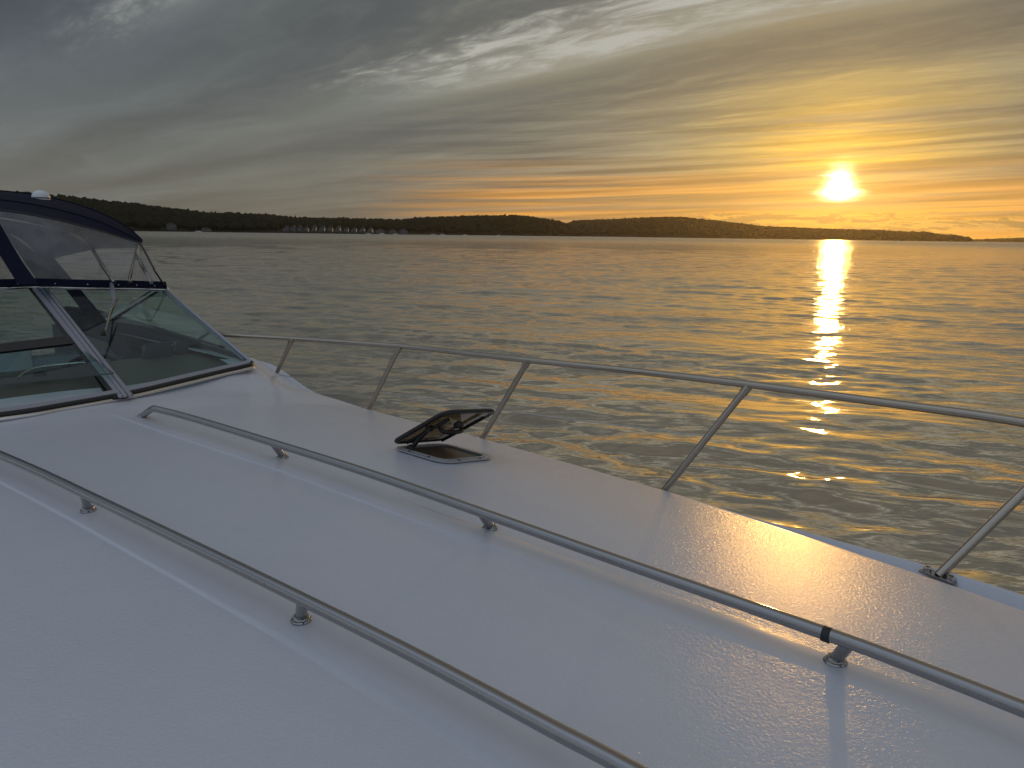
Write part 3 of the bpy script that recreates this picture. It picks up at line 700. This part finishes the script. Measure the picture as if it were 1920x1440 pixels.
# tie the rail down to a smooth offset of the deck edge
rails_pts = [Uz(x, y, z) for x, y, z in RZ]
def bz(p): q_ = p - Vector((0, 0, CAMZ)); return q_.dot(FW), q_.dot(GT), q_.z
print('rail', [tuple(round(a, 2) for a in bz(p)) for p in rails_pts])
last = bz(rails_pts[-1])
tail = [B(last[0] + .5, last[1] - .14, -.43), B(last[0] + 1.1, last[1] - .42, -.42), B(last[0] + 1.7, last[1] - .85, -.42), B(last[0] + 2.0, TC + .1, -.42), B(last[0]+2.03, TC, -.42)]
path = smooth(rp + rails_pts + tail, 10)
mb = MB(); mb.tube(path, 0.0125, 16); bow = mb.build('bow_rail', M['warmsteel'], boat)
def stanchion(bx, by, tp, bt):
    """bt: lateral position of the foot"""
    b = Ut(bx, by, bt)
    d = (tp - b); b2 = b - d.normalized() * 0.02 if True else b
    m_ = MB(); m_.tube([b2, tp], 0.0115, 14)
    # T fitting below the top rail
    m_.tube([tp - d.normalized() * .035, tp - d.normalized() * .006], 0.0145, 14)
    return m_.build('stanchion', M['warmsteel'], bow), b, tp
ST = []
for (bx, by), (tx, ty), z in [((517, 704), (548, 636), -.57), ((694, 763), (749, 650), -.54), ((908, 816), (991, 675), -.50), ((1250, 914), (1406, 721), -.46)]:
    tp = Uz(tx, ty, z); s_, t_, _ = bz(tp); ST.append(stanchion(bx, by, tp, TC + half(s_ - .2) + .035))
b5 = Ut(1760, 1079, 2.035); q5 = Ut(1920, 922, 2.16); d5 = q5 - b5; tp5 = b5 + d5 * ((CAMZ - .437 - b5.z) / d5.z)
m_ = MB(); m_.tube([b5, tp5], 0.0115, 14); m_.tube([tp5 - d5.normalized() * .035, tp5], .0145, 14); s5 = m_.build('stanchion', M['warmsteel'], bow)
print('st5', bz(b5), bz(tp5))
# base plate with two socket bolts
bp = MB(); ax = (Ut(1790, 1090, 2.035) - Ut(1745, 1072, 2.045)); ax.z *= 1; ax.normalize(); side = ax.cross(Vector((0, 0, 1))).normalized(); upn = side.cross(ax)
upn = upn if upn.z > 0 else -upn
bp.box(b5 - upn * .002, ax * .042, side * .016, upn * .003); bpo = bp.build('base_plate', M['steel'], s5, bevel=.0015)
for sg in (-1, 1):
    bb = MB(); bb.lathe([(0.0098, 0), (0.0105, .003), (0.0095, .010), (0.0055, .0105), (0.0052, .005), (0, .005)], 18, base=b5 + ax * sg * .028 + upn * .001, axis=upn); bb.build('bolt', M['chrome'], s5)
# lifeline wire
wl = [(540, 711), (706, 734), (938, 769), (1327, 819)]
wp = []
for (x, y), (o_, b, tp) in zip(wl, ST):
    f_ = 0.33; r = ray(x, y); best = min((b.lerp(tp, k / 200) for k in range(-40, 201)), key=lambda p: (r.cross(p - Vector((0, 0, CAMZ)))).length / (p - Vector((0, 0, CAMZ))).length)
    wp.append(best)
wp = [wp[0] + (wp[0] - wp[1]) * .35] + wp
mb = MB(); mb.tube(smooth(wp, 6), .0022, 8); mb.build('lifeline', M['wire'], bow)

# --- deck hatch
hc = [hit(738, 838), hit(845, 867), hit(930, 856)]
hs_ = [bz(p) for p in hc]
print('hatch', hs_)
S0, S1 = -2.075, -1.795; T0, T1 = 1.675, 1.935
def hz(s, t, off): # plane of the hatch on the sloping deck
    sl = (zdeck(-1.93, T1) - zdeck(-1.93, T0)) / (T1 - T0)
    return B(s, t, zdeck(-1.93, (T0 + T1) / 2) + sl * (t - (T0 + T1) / 2) + 0.003 + off)
def rrect(s0, s1, t0, t1, r, n=7):
    pts = []
    for cx, cy, a0 in ((s1 - r, t1 - r, 0), (s0 + r, t1 - r, 90), (s0 + r, t0 + r, 180), (s1 - r, t0 + r, 270)):
        for k in range(n): a = R(a0 + 90 * k / (n - 1)); pts.append((cx + r * math.cos(a), cy + r * math.sin(a)))
    return pts
def ring(mb, outer, inner, z0, z1, mapf):
    n = len(outer)
    vs = [mapf(s, t, z) for lst, z in ((outer, z0), (outer, z1), (inner, z1), (inner, z0)) for s, t in lst]; fs = []
    for lv in range(4):
        for k in range(n):
            a, b = lv * n + k, lv * n + (k + 1) % n; l2 = ((lv + 1) % 4) * n
            fs.append((a, b, l2 + (k + 1) % n, l2 + k))
    mb.add(vs, fs)
mb = MB(); ring(mb, rrect(S0, S1, T0, T1, .055), rrect(S0 + .018, S1 - .018, T0 + .018, T1 - .018, .040), 0, .005, hz)
ring(mb, rrect(S0 + .018, S1 - .018, T0 + .018, T1 - .018, .040), rrect(S0 + .027, S1 - .027, T0 + .027, T1 - .027, .038), -.004, .008, hz)
M['hframe'] = princ('satin_hatch_frame', (0.42, 0.42, 0.42), 0.35, 0.3); hatch = mb.build('deck_hatch', M['hframe'], boat)
# dark well: a panel under the opening (cabin below), tinted screen
mb = MB(); pr = rrect(S0 + .027, S1 - .027, T0 + .027, T1 - .027, .038); mb.add([hz(s, t, .0015) for s, t in pr], [tuple(range(len(pr)))])
M['screen'] = princ('dark_insect_screen', (0.035, 0.030, 0.024), 0.35, var=0.5, vscale=14, bscale=500, bstr=.4)
mb.build('insect_screen', M['screen'], hatch)
for s, t in [(S0 + .011, T0 + .09), (S0 + .011, T1 - .09), (S0 + .09, T0 + .011), (S1 - .09, T0 + .011), (S1 - .011, T0 + .08), (S1 - .011, T1 - .08), (S1 - .06, T1 - .011), (S1 - .14, T1 - .011), (S0 + .08, T1 - .011)]:
    mb = MB(); mb.lathe([(.0045, 0), (.0042, .0018), (.002, .0028), (0, .0028)], 12, base=hz(s, t, .005)); mb.build('screw', M['frameblk'], hatch)
# raised lid, hinged on its aft edge, opening towards the bow
hinge = hz(S0 + .005, (T0 + T1) / 2, .02); tiltU = (B(1, 0, 0) - B(0, 0, 0)).normalized()
OP = R(31)
sl = (zdeck(-1.93, T1) - zdeck(-1.93, T0)) / (T1 - T0)
latv = (GT + Vector((0, 0, sl))).normalized(); nrm = tiltU.cross(latv); nrm = nrm if nrm.z > 0 else -nrm
along = tiltU * math.cos(OP) + nrm * math.sin(OP); lnr = nrm * math.cos(OP) - tiltU * math.sin(OP)
def lid(s, t, z): return hinge + along * (s - S0) + latv * (t - (T0 + T1) / 2) + lnr * z
mb = MB()
def ringround(mb, s0, s1, t0, t1, rad, tr, n=10):
    path_ = rrect(s0, s1, t0, t1, rad, 8); N = len(path_); vs = []
    for i, (s, t) in enumerate(path_):
        a, b = path_[i - 1], path_[(i + 1) % N]; dx_, dy_ = b[0] - a[0], b[1] - a[1]; l_ = math.hypot(dx_, dy_); nx_, ny_ = dy_ / l_, -dx_ / l_
        for k in range(n):
            an = 2 * math.pi * k / n; vs.append(lid(s + nx_ * tr * math.cos(an), t + ny_ * tr * math.cos(an), tr * .75 * math.sin(an)))
    mb.add(vs, [(i * n + k, i * n + (k + 1) % n, ((i + 1) % N) * n + (k + 1) % n, ((i + 1) % N) * n + k) for i in range(N) for k in range(n)])
ringround(mb, S0 + .004, S1 + .012, T0 + .006, T1 - .006, .035, .0105)
lido = mb.build('hatch_lid', M['frameblk'], hatch)
# acrylic pane of the lid (own mesh next to the lid, both under the hatch)
mb = MB(); pr = rrect(S0 + .012, S1 + .004, T0 + .016, T1 - .016, .030)
n_ = len(pr); mb.add([lid(s, t, z) for z in (-.004, .004) for s, t in pr], [tuple(range(n_)), tuple(range(n_, 2 * n_))[::-1]] + [(k, (k + 1) % n_, n_ + (k + 1) % n_, n_ + k) for k in range(n_)])
mb.build('lid_pane', M['smoke'], hatch, smooth=False)
# inner stiffening frame and handle
mb = MB(); tm = (T0 + T1) / 2
mb.tube([lid(S0 + .03, T0 + .045, -.014), lid(S1 - .02, T0 + .045, -.014)], .006, 8); mb.tube([lid(S0 + .03, T1 - .045, -.014), lid(S1 - .02, T1 - .045, -.014)], .006, 8)
mb.build('lid_brace', M['frameblk'], hatch)
mb = MB(); mb.tube(smooth([lid(S0 + .17, tm - .05, -.006), lid(S0 + .18, tm - .045, -.03), lid(S0 + .185, tm, -.036), lid(S0 + .18, tm + .045, -.03), lid(S0 + .17, tm + .05, -.006)], 6), .008, 10)
mb.lathe([(0, -.012), (.017, -.012), (.018, 0), (.012, .006), (0, .006)], 16, base=lid(S0 + .215, tm, -.016), axis=lnr)
mb.build('lid_latch', M['frameblk'], hatch)
mb = MB(); a_ = hz(S0 + .075, T0 + .035, .012); b_ = lid(S0 + .165, T0 + .04, -.010)
mb.tube([a_, a_.lerp(b_, .5) + lnr * .004, b_], [.008, .0085, .008], 10); mb.lathe([(0, -.012), (.014, -.012), (.015, -.002), (.012, .008), (0, .01)], 16, base=a_, axis=GT)
mb.lathe([(0, -.010), (.012, -.010), (.012, .008), (0, .01)], 16, base=b_, axis=GT)
mb.build('support_arm', M['frameblk'], hatch)

# --- windshield
wsb = [B(-3.36, 0.2, -.70)] + [Uz(0, 785, -.70), Uz(120, 766, -.70), Uz(244, 743, -.698), Uz(350, 718, -.697), Uz(420, 701, -.695), Uz(455, 693, -.69), Uz(472, 686, -.685)]
print('wsb', [tuple(round(a, 2) for a in bz(p)) for p in wsb])
cA = wsb[-1]
wst = [Uz(-160, 540, -.335), Uz(0, 540, -.335), Uz(66, 538, -.337), Uz(150, 540, -.345), Uz(240, 541, -.357), Uz(311, 543, -.368)]
print('wst', [tuple(round(a, 2) for a in bz(p)) for p in wst])
base_path = smooth(wsb, 8)
aft = -FW
# chrome trim, black gasket, aluminium sill stacked up the base
mb = MB(); ext = [cA + aft * .25 + GT * .06 + Vector((0, 0, .0)), cA + aft * .7 + GT * .09 + Vector((0, 0, .01))]
bpth = smooth(wsb + ext, 8)
def off(path_, dv): return [p + dv for p in path_]
slope = (wst[2] - Uz(244, 743, -.698)).normalized()
mb.tube([p + Vector((0, 0, .0)) + FW * .012 for p in bpth], .012, 12, flat=.8); wsh = mb.build('windshield', M['chrome'], boat); wsh['label'] = 'raked windshield with bright base trim'
mb = MB(); mb.tube([p + Vector((0, 0, .014)) + FW * .000 for p in bpth], .0125, 10, flat=.9); mb.build('gasket', M['black'], wsh)
mb = MB(); rowsA = [[p + Vector((0, 0, .022)) + aft * .004 for p in bpth], [p + Vector((0, 0, .022)) + aft * .004 + slope * .045 for p in bpth]]
mb.grid(rowsA, th=(0, 0, -.008)); mb.build('sill_frame', M['alu'], wsh)
# top frame bar
tpth = smooth(wst, 8)
wing_t = [wst[-1] + aft * .12 + GT * .012, Ut(185, 612, 2.02)]
mb = MB(); mb.tube(tpth, .0105, 12); mb.tube([tpth[-1]] + wing_t, .024, 10, flat=.8); mb.build('top_frame', M['chrome'], wsh)
# mullion: two flat plates side by side with a dark joint
mb = MB()
def plate(mb, p0, p1, p2, p3, th): mb.grid([[p0, p1], [p3, p2]], th=th)
nrmP = Vector((0.30, -0.27, .9)) * .010
def zl_(a, b, f_): return a + (b - a) * f_
zb, zt = -.690, -.338
plate(mb, Uz(231, 746, zb), Uz(239, 745, zb), Uz(77, 537, zt), Uz(68, 537, zt), nrmP)
plate(mb, Uz(222, 747, zb), Uz(230, 746, zb), Uz(67, 537, zt), Uz(55, 537, zt), nrmP)
plate(mb, Uz(241, 745, zb), Uz(249, 743, zb), Uz(84, 537, zt), Uz(79, 537, zt), nrmP)
mb.build('mullion', M['alu'], wsh, smooth=False, bevel=.002)
mb = MB(); plate(mb, Uz(213, 748, zb), Uz(250, 743, zb), Uz(86, 537, zt), Uz(50, 537, zt), nrmP * .5); mb.build('mullion_gasket', M['black'], wsh, smooth=False)
# glass panes
def pane(bot, top_, name='glass_pane', mat='glass', th=-.005, n=14):
    bb_, tt_ = resample(bot, n), resample(top_, n)
    rows = [[b.lerp(t, k / 5) for b, t in zip(bb_, tt_)] for k in range(6)]
    m_ = MB(); m_.grid(rows, th=(FW * -.5 + Vector((0, 0, .8))) * th); return m_.build(name, M[mat], wsh)
gb = [p + slope * .045 + Vector((0, 0, .018)) for p in smooth([Uz(246, 742, -.698), Uz(350, 718, -.697), Uz(420, 701, -.695), Uz(455, 693, -.69), Uz(468, 688, -.685)], 6)]
pane(gb, wst[2:])
# side wing
wa = cA + aft * 1.15 + GT * .10 + Vector((0, 0, .02)); wt = Ut(185, 610, 2.02)
pane([cA + Vector((0, 0, .02)), wa], [wst[-1], wt + aft * .35])
# edge frame of the corner (rounded glass return)
mb = MB(); mb.tube([cA + Vector((0, 0, .02)), wst[-1]], .009, 10); mb.tube([cA + aft * .09 + GT * .01 + Vector((0, 0, .02)), wst[-1] + aft * .09], .008, 8); mb.build('corner_post', M['alu'], wsh)
# centre window: fixed upper glass, black bar, vent pane swung out below it
hb0, hb1 = Uz(-160, 668, -.545), Uz(138, 641, -.50)
def onpane(x, y, zlo=-.70, zhi=-.335):
    # plane of the centre window through three known points
    a, b, c = Uz(0, 785, -.70), Uz(240, 744, -.70), Uz(40, 538, -.335); n_ = (b - a).cross(c - a); r = ray(x, y); o_ = Vector((0, 0, CAMZ))
    return o_ + r * ((a - o_).dot(n_) / r.dot(n_))
pane([onpane(-160, 675), onpane(140, 642)], [onpane(-160, 541), onpane(56, 541)])
mb = MB(); p0, p1, p2, p3 = onpane(-160, 690), onpane(150, 650), onpane(140, 638), onpane(-160, 668)
plate(mb, onpane(-160, 683), onpane(150, 646), onpane(136, 632), onpane(-160, 668), nrmP * 1.2); mb.build('vent_hinge_bar', M['black'], wsh, smooth=False)
outw = FW * .10 + Vector((0, 0, .05))
def nearer(x, y, k): p = onpane(x, y); o_ = Vector((0, 0, CAMZ)); return o_ + (p - o_) * k
vb = [nearer(-160, 742, .965), nearer(0, 722, .965), nearer(213, 700, .965)]; vt = [nearer(-160, 680, .995), nearer(0, 660, .995), nearer(143, 646, .995)]
pane(vb, vt, 'vent_pane')
mb = MB(); mb.tube(vb, .0025, 8); mb.tube([vb[-1], vt[-1]], .002, 8); mb.build('vent_pane_edge', M['dkvinyl'], wsh)
# black jamb on the right of the opening + lower frame
mb = MB(); plate(mb, onpane(199, 744), onpane(214, 744), onpane(192, 706), onpane(176, 707), nrmP * .5); mb.build('vent_jamb', M['black'], wsh, smooth=False)

# --- wiper
wp0 = Uz(207, 517, -.29); wp1 = Uz(211, 545, -.36); wpm = Uz(213, 562, -.39); wp2 = Uz(207, 581, -.42)
k_ = .985
def nr(p, k=.985): o_ = Vector((0, 0, CAMZ)); return o_ + (p - o_) * k
mb = MB(); mb.tube([nr(wp0), nr(wp1), nr(wpm)], [.010, .012, .008], 10, flat=.7); wip = mb.build('wiper', M['alu'], boat)
mb = MB(); mb.tube([nr(wpm), nr(wp2)], .0045, 8); mb.build('wiper_arm', M['alu'], wip)
mb = MB(); mb.tube([nr(Uz(221, 561, -.385)), nr(wp2), nr(Uz(197, 620, -.49))], .0042, 8); mb.build('blade_holder', M['chrome'], wip)
mb = MB(); mb.tube([nr(Uz(219.5, 562, -.385), .988), nr(Uz(195, 621, -.49), .988)], .0045, 6); mb.lathe([(0, -.012), (.012, -.012), (.014, 0), (.01, .012), (0, .012)], 14, base=nr(Uz(194, 625, -.498))); mb.build('wiper_blade', M['black'], wip)

# --- cockpit seen through the glass
mb = MB(); rows = []
for k in range(15):
    t = -.1 + 2.15 * k / 14
    d = abs(t - TC); cz = sstp(t, 1.5, 2.05)
    rows.append([B(-3.50 - .22 * cz, t, -.725 + .02 * cz), B(-3.75 - .15 * cz, t, -.71 + .02 * cz), B(-4.15 - .1 * cz, t, -.695 + .02 * cz), B(-4.35, t, -.70), B(-4.38, t, -1.1)])
mb.grid(rows, th=(0, 0, -.02)); dash = mb.build('dashboard', M['brown'], boat)
for cx, w_ in ((1.80, .07), (1.93, .035)):
    mb = MB(); q_ = B(-4.22, cx, -.655); mb.box(q_, GT * w_, FW * .03 + Vector((0, 0, .01)), Vector((0, 0, .045))); mb.build('instrument_pod', M['dkvinyl'], dash, bevel=.008)
mb = MB(); q_ = B(-4.17, 1.88, -.60); mb.tube([q_, q_ - Vector((0, 0, .05))], .006, 8); mb.build('throttle_lever', M['chrome'], dash)
mb = MB(); hp = [Uz(35, 708, -.655), Uz(50, 697, -.64), Uz(72, 689, -.63), Uz(120, 683, -.625), Uz(168, 679, -.62)]; mb.tube(smooth(hp, 6), .006, 8); mb.build('dash_handle', M['chrome'], dash)
mb = MB(); q_ = Uz(75, 702, -.665); mb.lathe([(.0, .014), (.018, .012), (.028, .004), (.030, -.006), (0, -.006)], 20, base=q_); mb.build('compass', M['black'], dash)
mb = MB(); mb.grid([[B(-3.75, .05, -1.55), B(-3.75, 2.0, -1.55)], [B(-6.5, .05, -1.55), B(-6.5, 2.0, -1.55)]], th=(0, 0, -.03)); mb.grid([[B(-3.76, 2.0, -1.55), B(-6.5, 2.0, -1.55)], [B(-3.76, 2.0, -.80), B(-6.5, 2.0, -.72)]], th=GT * .02); mb.build('cockpit_liner', M['dkvinyl'], boat, smooth=False)
# far coaming beside the cockpit
mb = MB(); rows = []
for k in range(9):
    s = -4.35 - 2.0 * k / 8; zz = -.665 + .01 * k
    rows.append([B(s, 2.02, -1.0), B(s, 2.02, zz), B(s, 2.06, zz + .012), B(s, 2.26, zz - .02), B(s, 2.28, -1.0)])
mb.grid(rows); mb.build('cockpit_coaming', M['slate'], boat)
# arch leg seen as a broad dark diagonal behind the glass
mb = MB(); a0, a1, b1_, b0_ = Uy(78, 480, 5.3), Uy(100, 480, 5.3), Uy(258, 668, 4.75), Uy(222, 668, 4.75)
mb.grid([[a0, a1], [b0_, b1_]], th=FW * -.05); mb.build('arch_leg', M['slate'], boat, smooth=False, bevel=.01)

for cx in (1.25, .55):
    st = MB(); st.box(B(-5.0, cx, -1.12), FW * .22, GT * .24, Vector((0, 0, .06))); st.box(B(-5.2, cx, -.92), FW * .05 + Vector((0, 0, -.02)), GT * .23, Vector((-.03, .02, .24))); st.box(B(-5.02, cx, -1.36), FW * .07, GT * .07, Vector((0, 0, .19)))
    st.build('helm_seat', M['whitep'] if cx > 1 else M['whitep'], boat, bevel=.03)
mb = MB(); hubp = B(-4.46, 1.52, -.80); axw = (FW * -.8 + Vector((0, 0, .6))).normalized(); q0 = Vector((0, 0, 1)).rotation_difference(axw)
mb.tube([hubp + q0 @ Vector((.17 * math.cos(k * math.pi / 16), .17 * math.sin(k * math.pi / 16), 0)) for k in range(33)], .012, 8)
for k in range(3): mb.tube([hubp - axw * .03, hubp + q0 @ Vector((.17 * math.cos(k * 2.094), .17 * math.sin(k * 2.094), 0))], .008, 6)
mb.tube([hubp - axw * .03, hubp - axw * .12], .03, 10); mb.build('steering_wheel', M['black'], boat)
# --- canvas top
cf = [Uy(x, y, d) for x, y, d in [(263, 455, 4.95), (235, 447, 4.9), (180, 430, 4.8), (100, 410, 4.65), (0, 393, 4.5), (-150, 383, 4.25), (-420, 388, 3.85)]]
ct = [Uy(x, y, d) for x, y, d in [(267, 451, 5.02), (237, 425, 5.08), (180, 396, 5.12), (100, 372, 5.15), (0, 358, 5.1), (-150, 350, 4.95), (-420, 352, 4.6)]]
n_ = 40; F_, T_ = resample(smooth(cf, 8), n_), resample(smooth(ct, 8), n_)
rows = []
for k in range(9):
    u = k / 8; rows.append([a.lerp(b, u) + Vector((0, 0, .012 * math.sin(u * math.pi) * min(1, j / 6))) for j, (a, b) in enumerate(zip(F_, T_))])
for k in range(1, 8): rows.append([b + aft * .28 * k + Vector((0, 0, .012 * k - .004 * k * k - .02 * abs(math.sin(k * 1.57)))) for b in T_])
mb = MB(); mb.grid(rows, th=(0, 0, -.012)); canvas = mb.build('canvas_top', M['navy'], boat, autos=60); canvas['label'] = 'navy canvas canopy over the cockpit'
mb = MB()
for r_i in (3, 8, 11): mb.tube([p + Vector((0, 0, .003)) for p in rows[r_i]], .0035, 6)
mb.build('canvas_seam', M['navy'], canvas)
# black piping along the front edge
mb = MB(); mb.tube([p + Vector((0, 0, -.004)) for p in F_], .007, 8); mb.tube([Uy(263, 456, 4.94), Uy(276, 480, 4.8), Uy(290, 507, 4.68), wst[-1] + Vector((0, 0, .012))], .0065, 8); mb.build('edge_piping', M['black'], canvas)
# clear vinyl front panel
Wt = resample([p + Vector((0, 0, .02)) for p in smooth(wst[::-1], 8)], n_)
rows = [[a.lerp(b, k / 6) + FW * (.03 * math.sin(k / 6 * math.pi)) for a, b in zip(F_, Wt)] for k in range(7)]
mb = MB(); mb.grid(rows, th=FW * -.002); mb.build('clear_panel', M['vinyl'], canvas)
# navy band along the windshield top, with snaps
mb = MB(); rows = [[p + Vector((0, 0, z)) + FW * (.012 + a) for p in Wt] for z, a in ((.030, -.006), (.012, 0), (-.012, .004))]
mb.grid(rows, th=FW * .003); mb.build('lower_band', M['navy'], canvas)
for i in (2, 5, 8, 13, 18, 24, 30):
    mb = MB(); mb.lathe([(.0, .003), (.004, .002), (.005, 0)], 10, base=Wt[i] + FW * .019 + Vector((0, 0, .002)), axis=FW); mb.build('snap', M['steel'], canvas)
# slanting navy strap at the left
mb = MB(); kk = .985
sp = [[nr(Uy(-75, 395, 4.45), kk), nr(Uy(0, 400, 4.5), kk)], [nr(Uy(-12, 455, 4.42), kk), nr(Uy(27, 455, 4.46), kk)], [nr(Uy(33, 528, 4.28), kk), nr(Uy(68, 527, 4.33), kk)]]
sp = [[nr(Uy(-75, 392, 4.40), kk), nr(Uy(-6, 410, 4.5), kk)], [nr(Uy(-25, 440, 4.40), kk), nr(Uy(17, 450, 4.46), kk)], [nr(Uy(8, 492, 4.33), kk), nr(Uy(43, 493, 4.38), kk)], [nr(Uy(33, 532, 4.26), kk), nr(Uy(71, 532, 4.31), kk)]]
mb.grid(sp, th=FW * .004); mb.build('slanted_strap', M['navy'], canvas)
# far side curtain: its lower edge slants aft
tk = 2.12
mb = MB(); rows = [[Ut(262, 452, tk), Ut(225, 432, tk), Ut(178, 418, tk), Ut(120, 400, tk), Ut(60, 392, tk), Ut(-10, 388, tk)],
                   [Ut(258, 464, tk), Ut(222, 465, tk), Ut(178, 466.5, tk), Ut(130, 477, tk), Ut(84, 488, tk), Ut(20, 430, tk)]]
rows = [[a.lerp(b, k / 4) for a, b in zip(rows[0], rows[1])] for k in range(5)]
mb.grid(rows, th=GT * .012); mb.build('side_curtain', M['slate'], canvas)
mb = MB(); rows = [[Ut(-30, 405, tk - .02), Ut(84, 488, tk - .02)], [Ut(22, 455, tk - .02), Ut(98, 506, tk - .02)], [Ut(70, 526, tk - .02), Ut(116, 528, tk - .02)]]
mb.grid(rows, th=GT * .012); mb.build('curtain_flap', M['slate'], canvas)
# stainless canopy bows
for pts in ([(-60, 402, 4.75), (0, 407, 4.78), (75, 420, 4.8), (135, 437, 4.85), (158, 448, 4.85), (172, 465, 4.8), (190, 495, 4.68), (214, 530, 4.5)],
            [(258, 460, 4.98), (254, 480, 4.9), (248, 505, 4.75), (242, 530, 4.6)], [(255, 478, 4.9), (268, 500, 4.78), (284, 530, 4.6)]):
    mb = MB(); mb.tube(smooth([Uy(*p) for p in pts], 6), .011, 10); mb.build('canopy_bow', M['steel'], canvas)
# satellite dome on the canopy
dm = Uy(77, 371, 5.05)
mb = MB(); mb.lathe([(.048, -.03), (.052, -.01), (.0545, .0), (.0535, .004)], 32, base=dm); 
mb.lathe([(.0535, .006), (.054, .010), (.050, .028), (.040, .043), (.024, .053), (.010, .0565), (0, .057)], 32, base=dm - Vector((0, 0, .008)))
dome = mb.build('antenna_dome', M['whitep'], boat)
mb = MB(); mb.lathe([(.0548, -.004), (.0552, -.001), (.0545, .002)], 32, base=dm); mb.build('dome_seam', M['black'], dome)

# ================================================================== HAZE
mb = MB(); mb.abox(-7600, 7600, -900, 7600, -4, 175)
hz_ = mb.build('haze', None or princ('tmp', (0, 0, 0)), None, smooth=False); tag(hz_, 'thin golden evening haze over the lake', 'haze', kind='stuff')
m, t, o_ = newmat('haze_air'); pv = t.n.new('ShaderNodeVolumePrincipled'); pv.inputs['Density'].default_value = 0.00006; pv.inputs['Color'].default_value = (0.95, 0.85, 0.62, 1)
pv.inputs['Anisotropy'].default_value = 0.8; t.l.new(pv.outputs[0], o_.inputs['Volume']); hz_.data.materials[0] = m
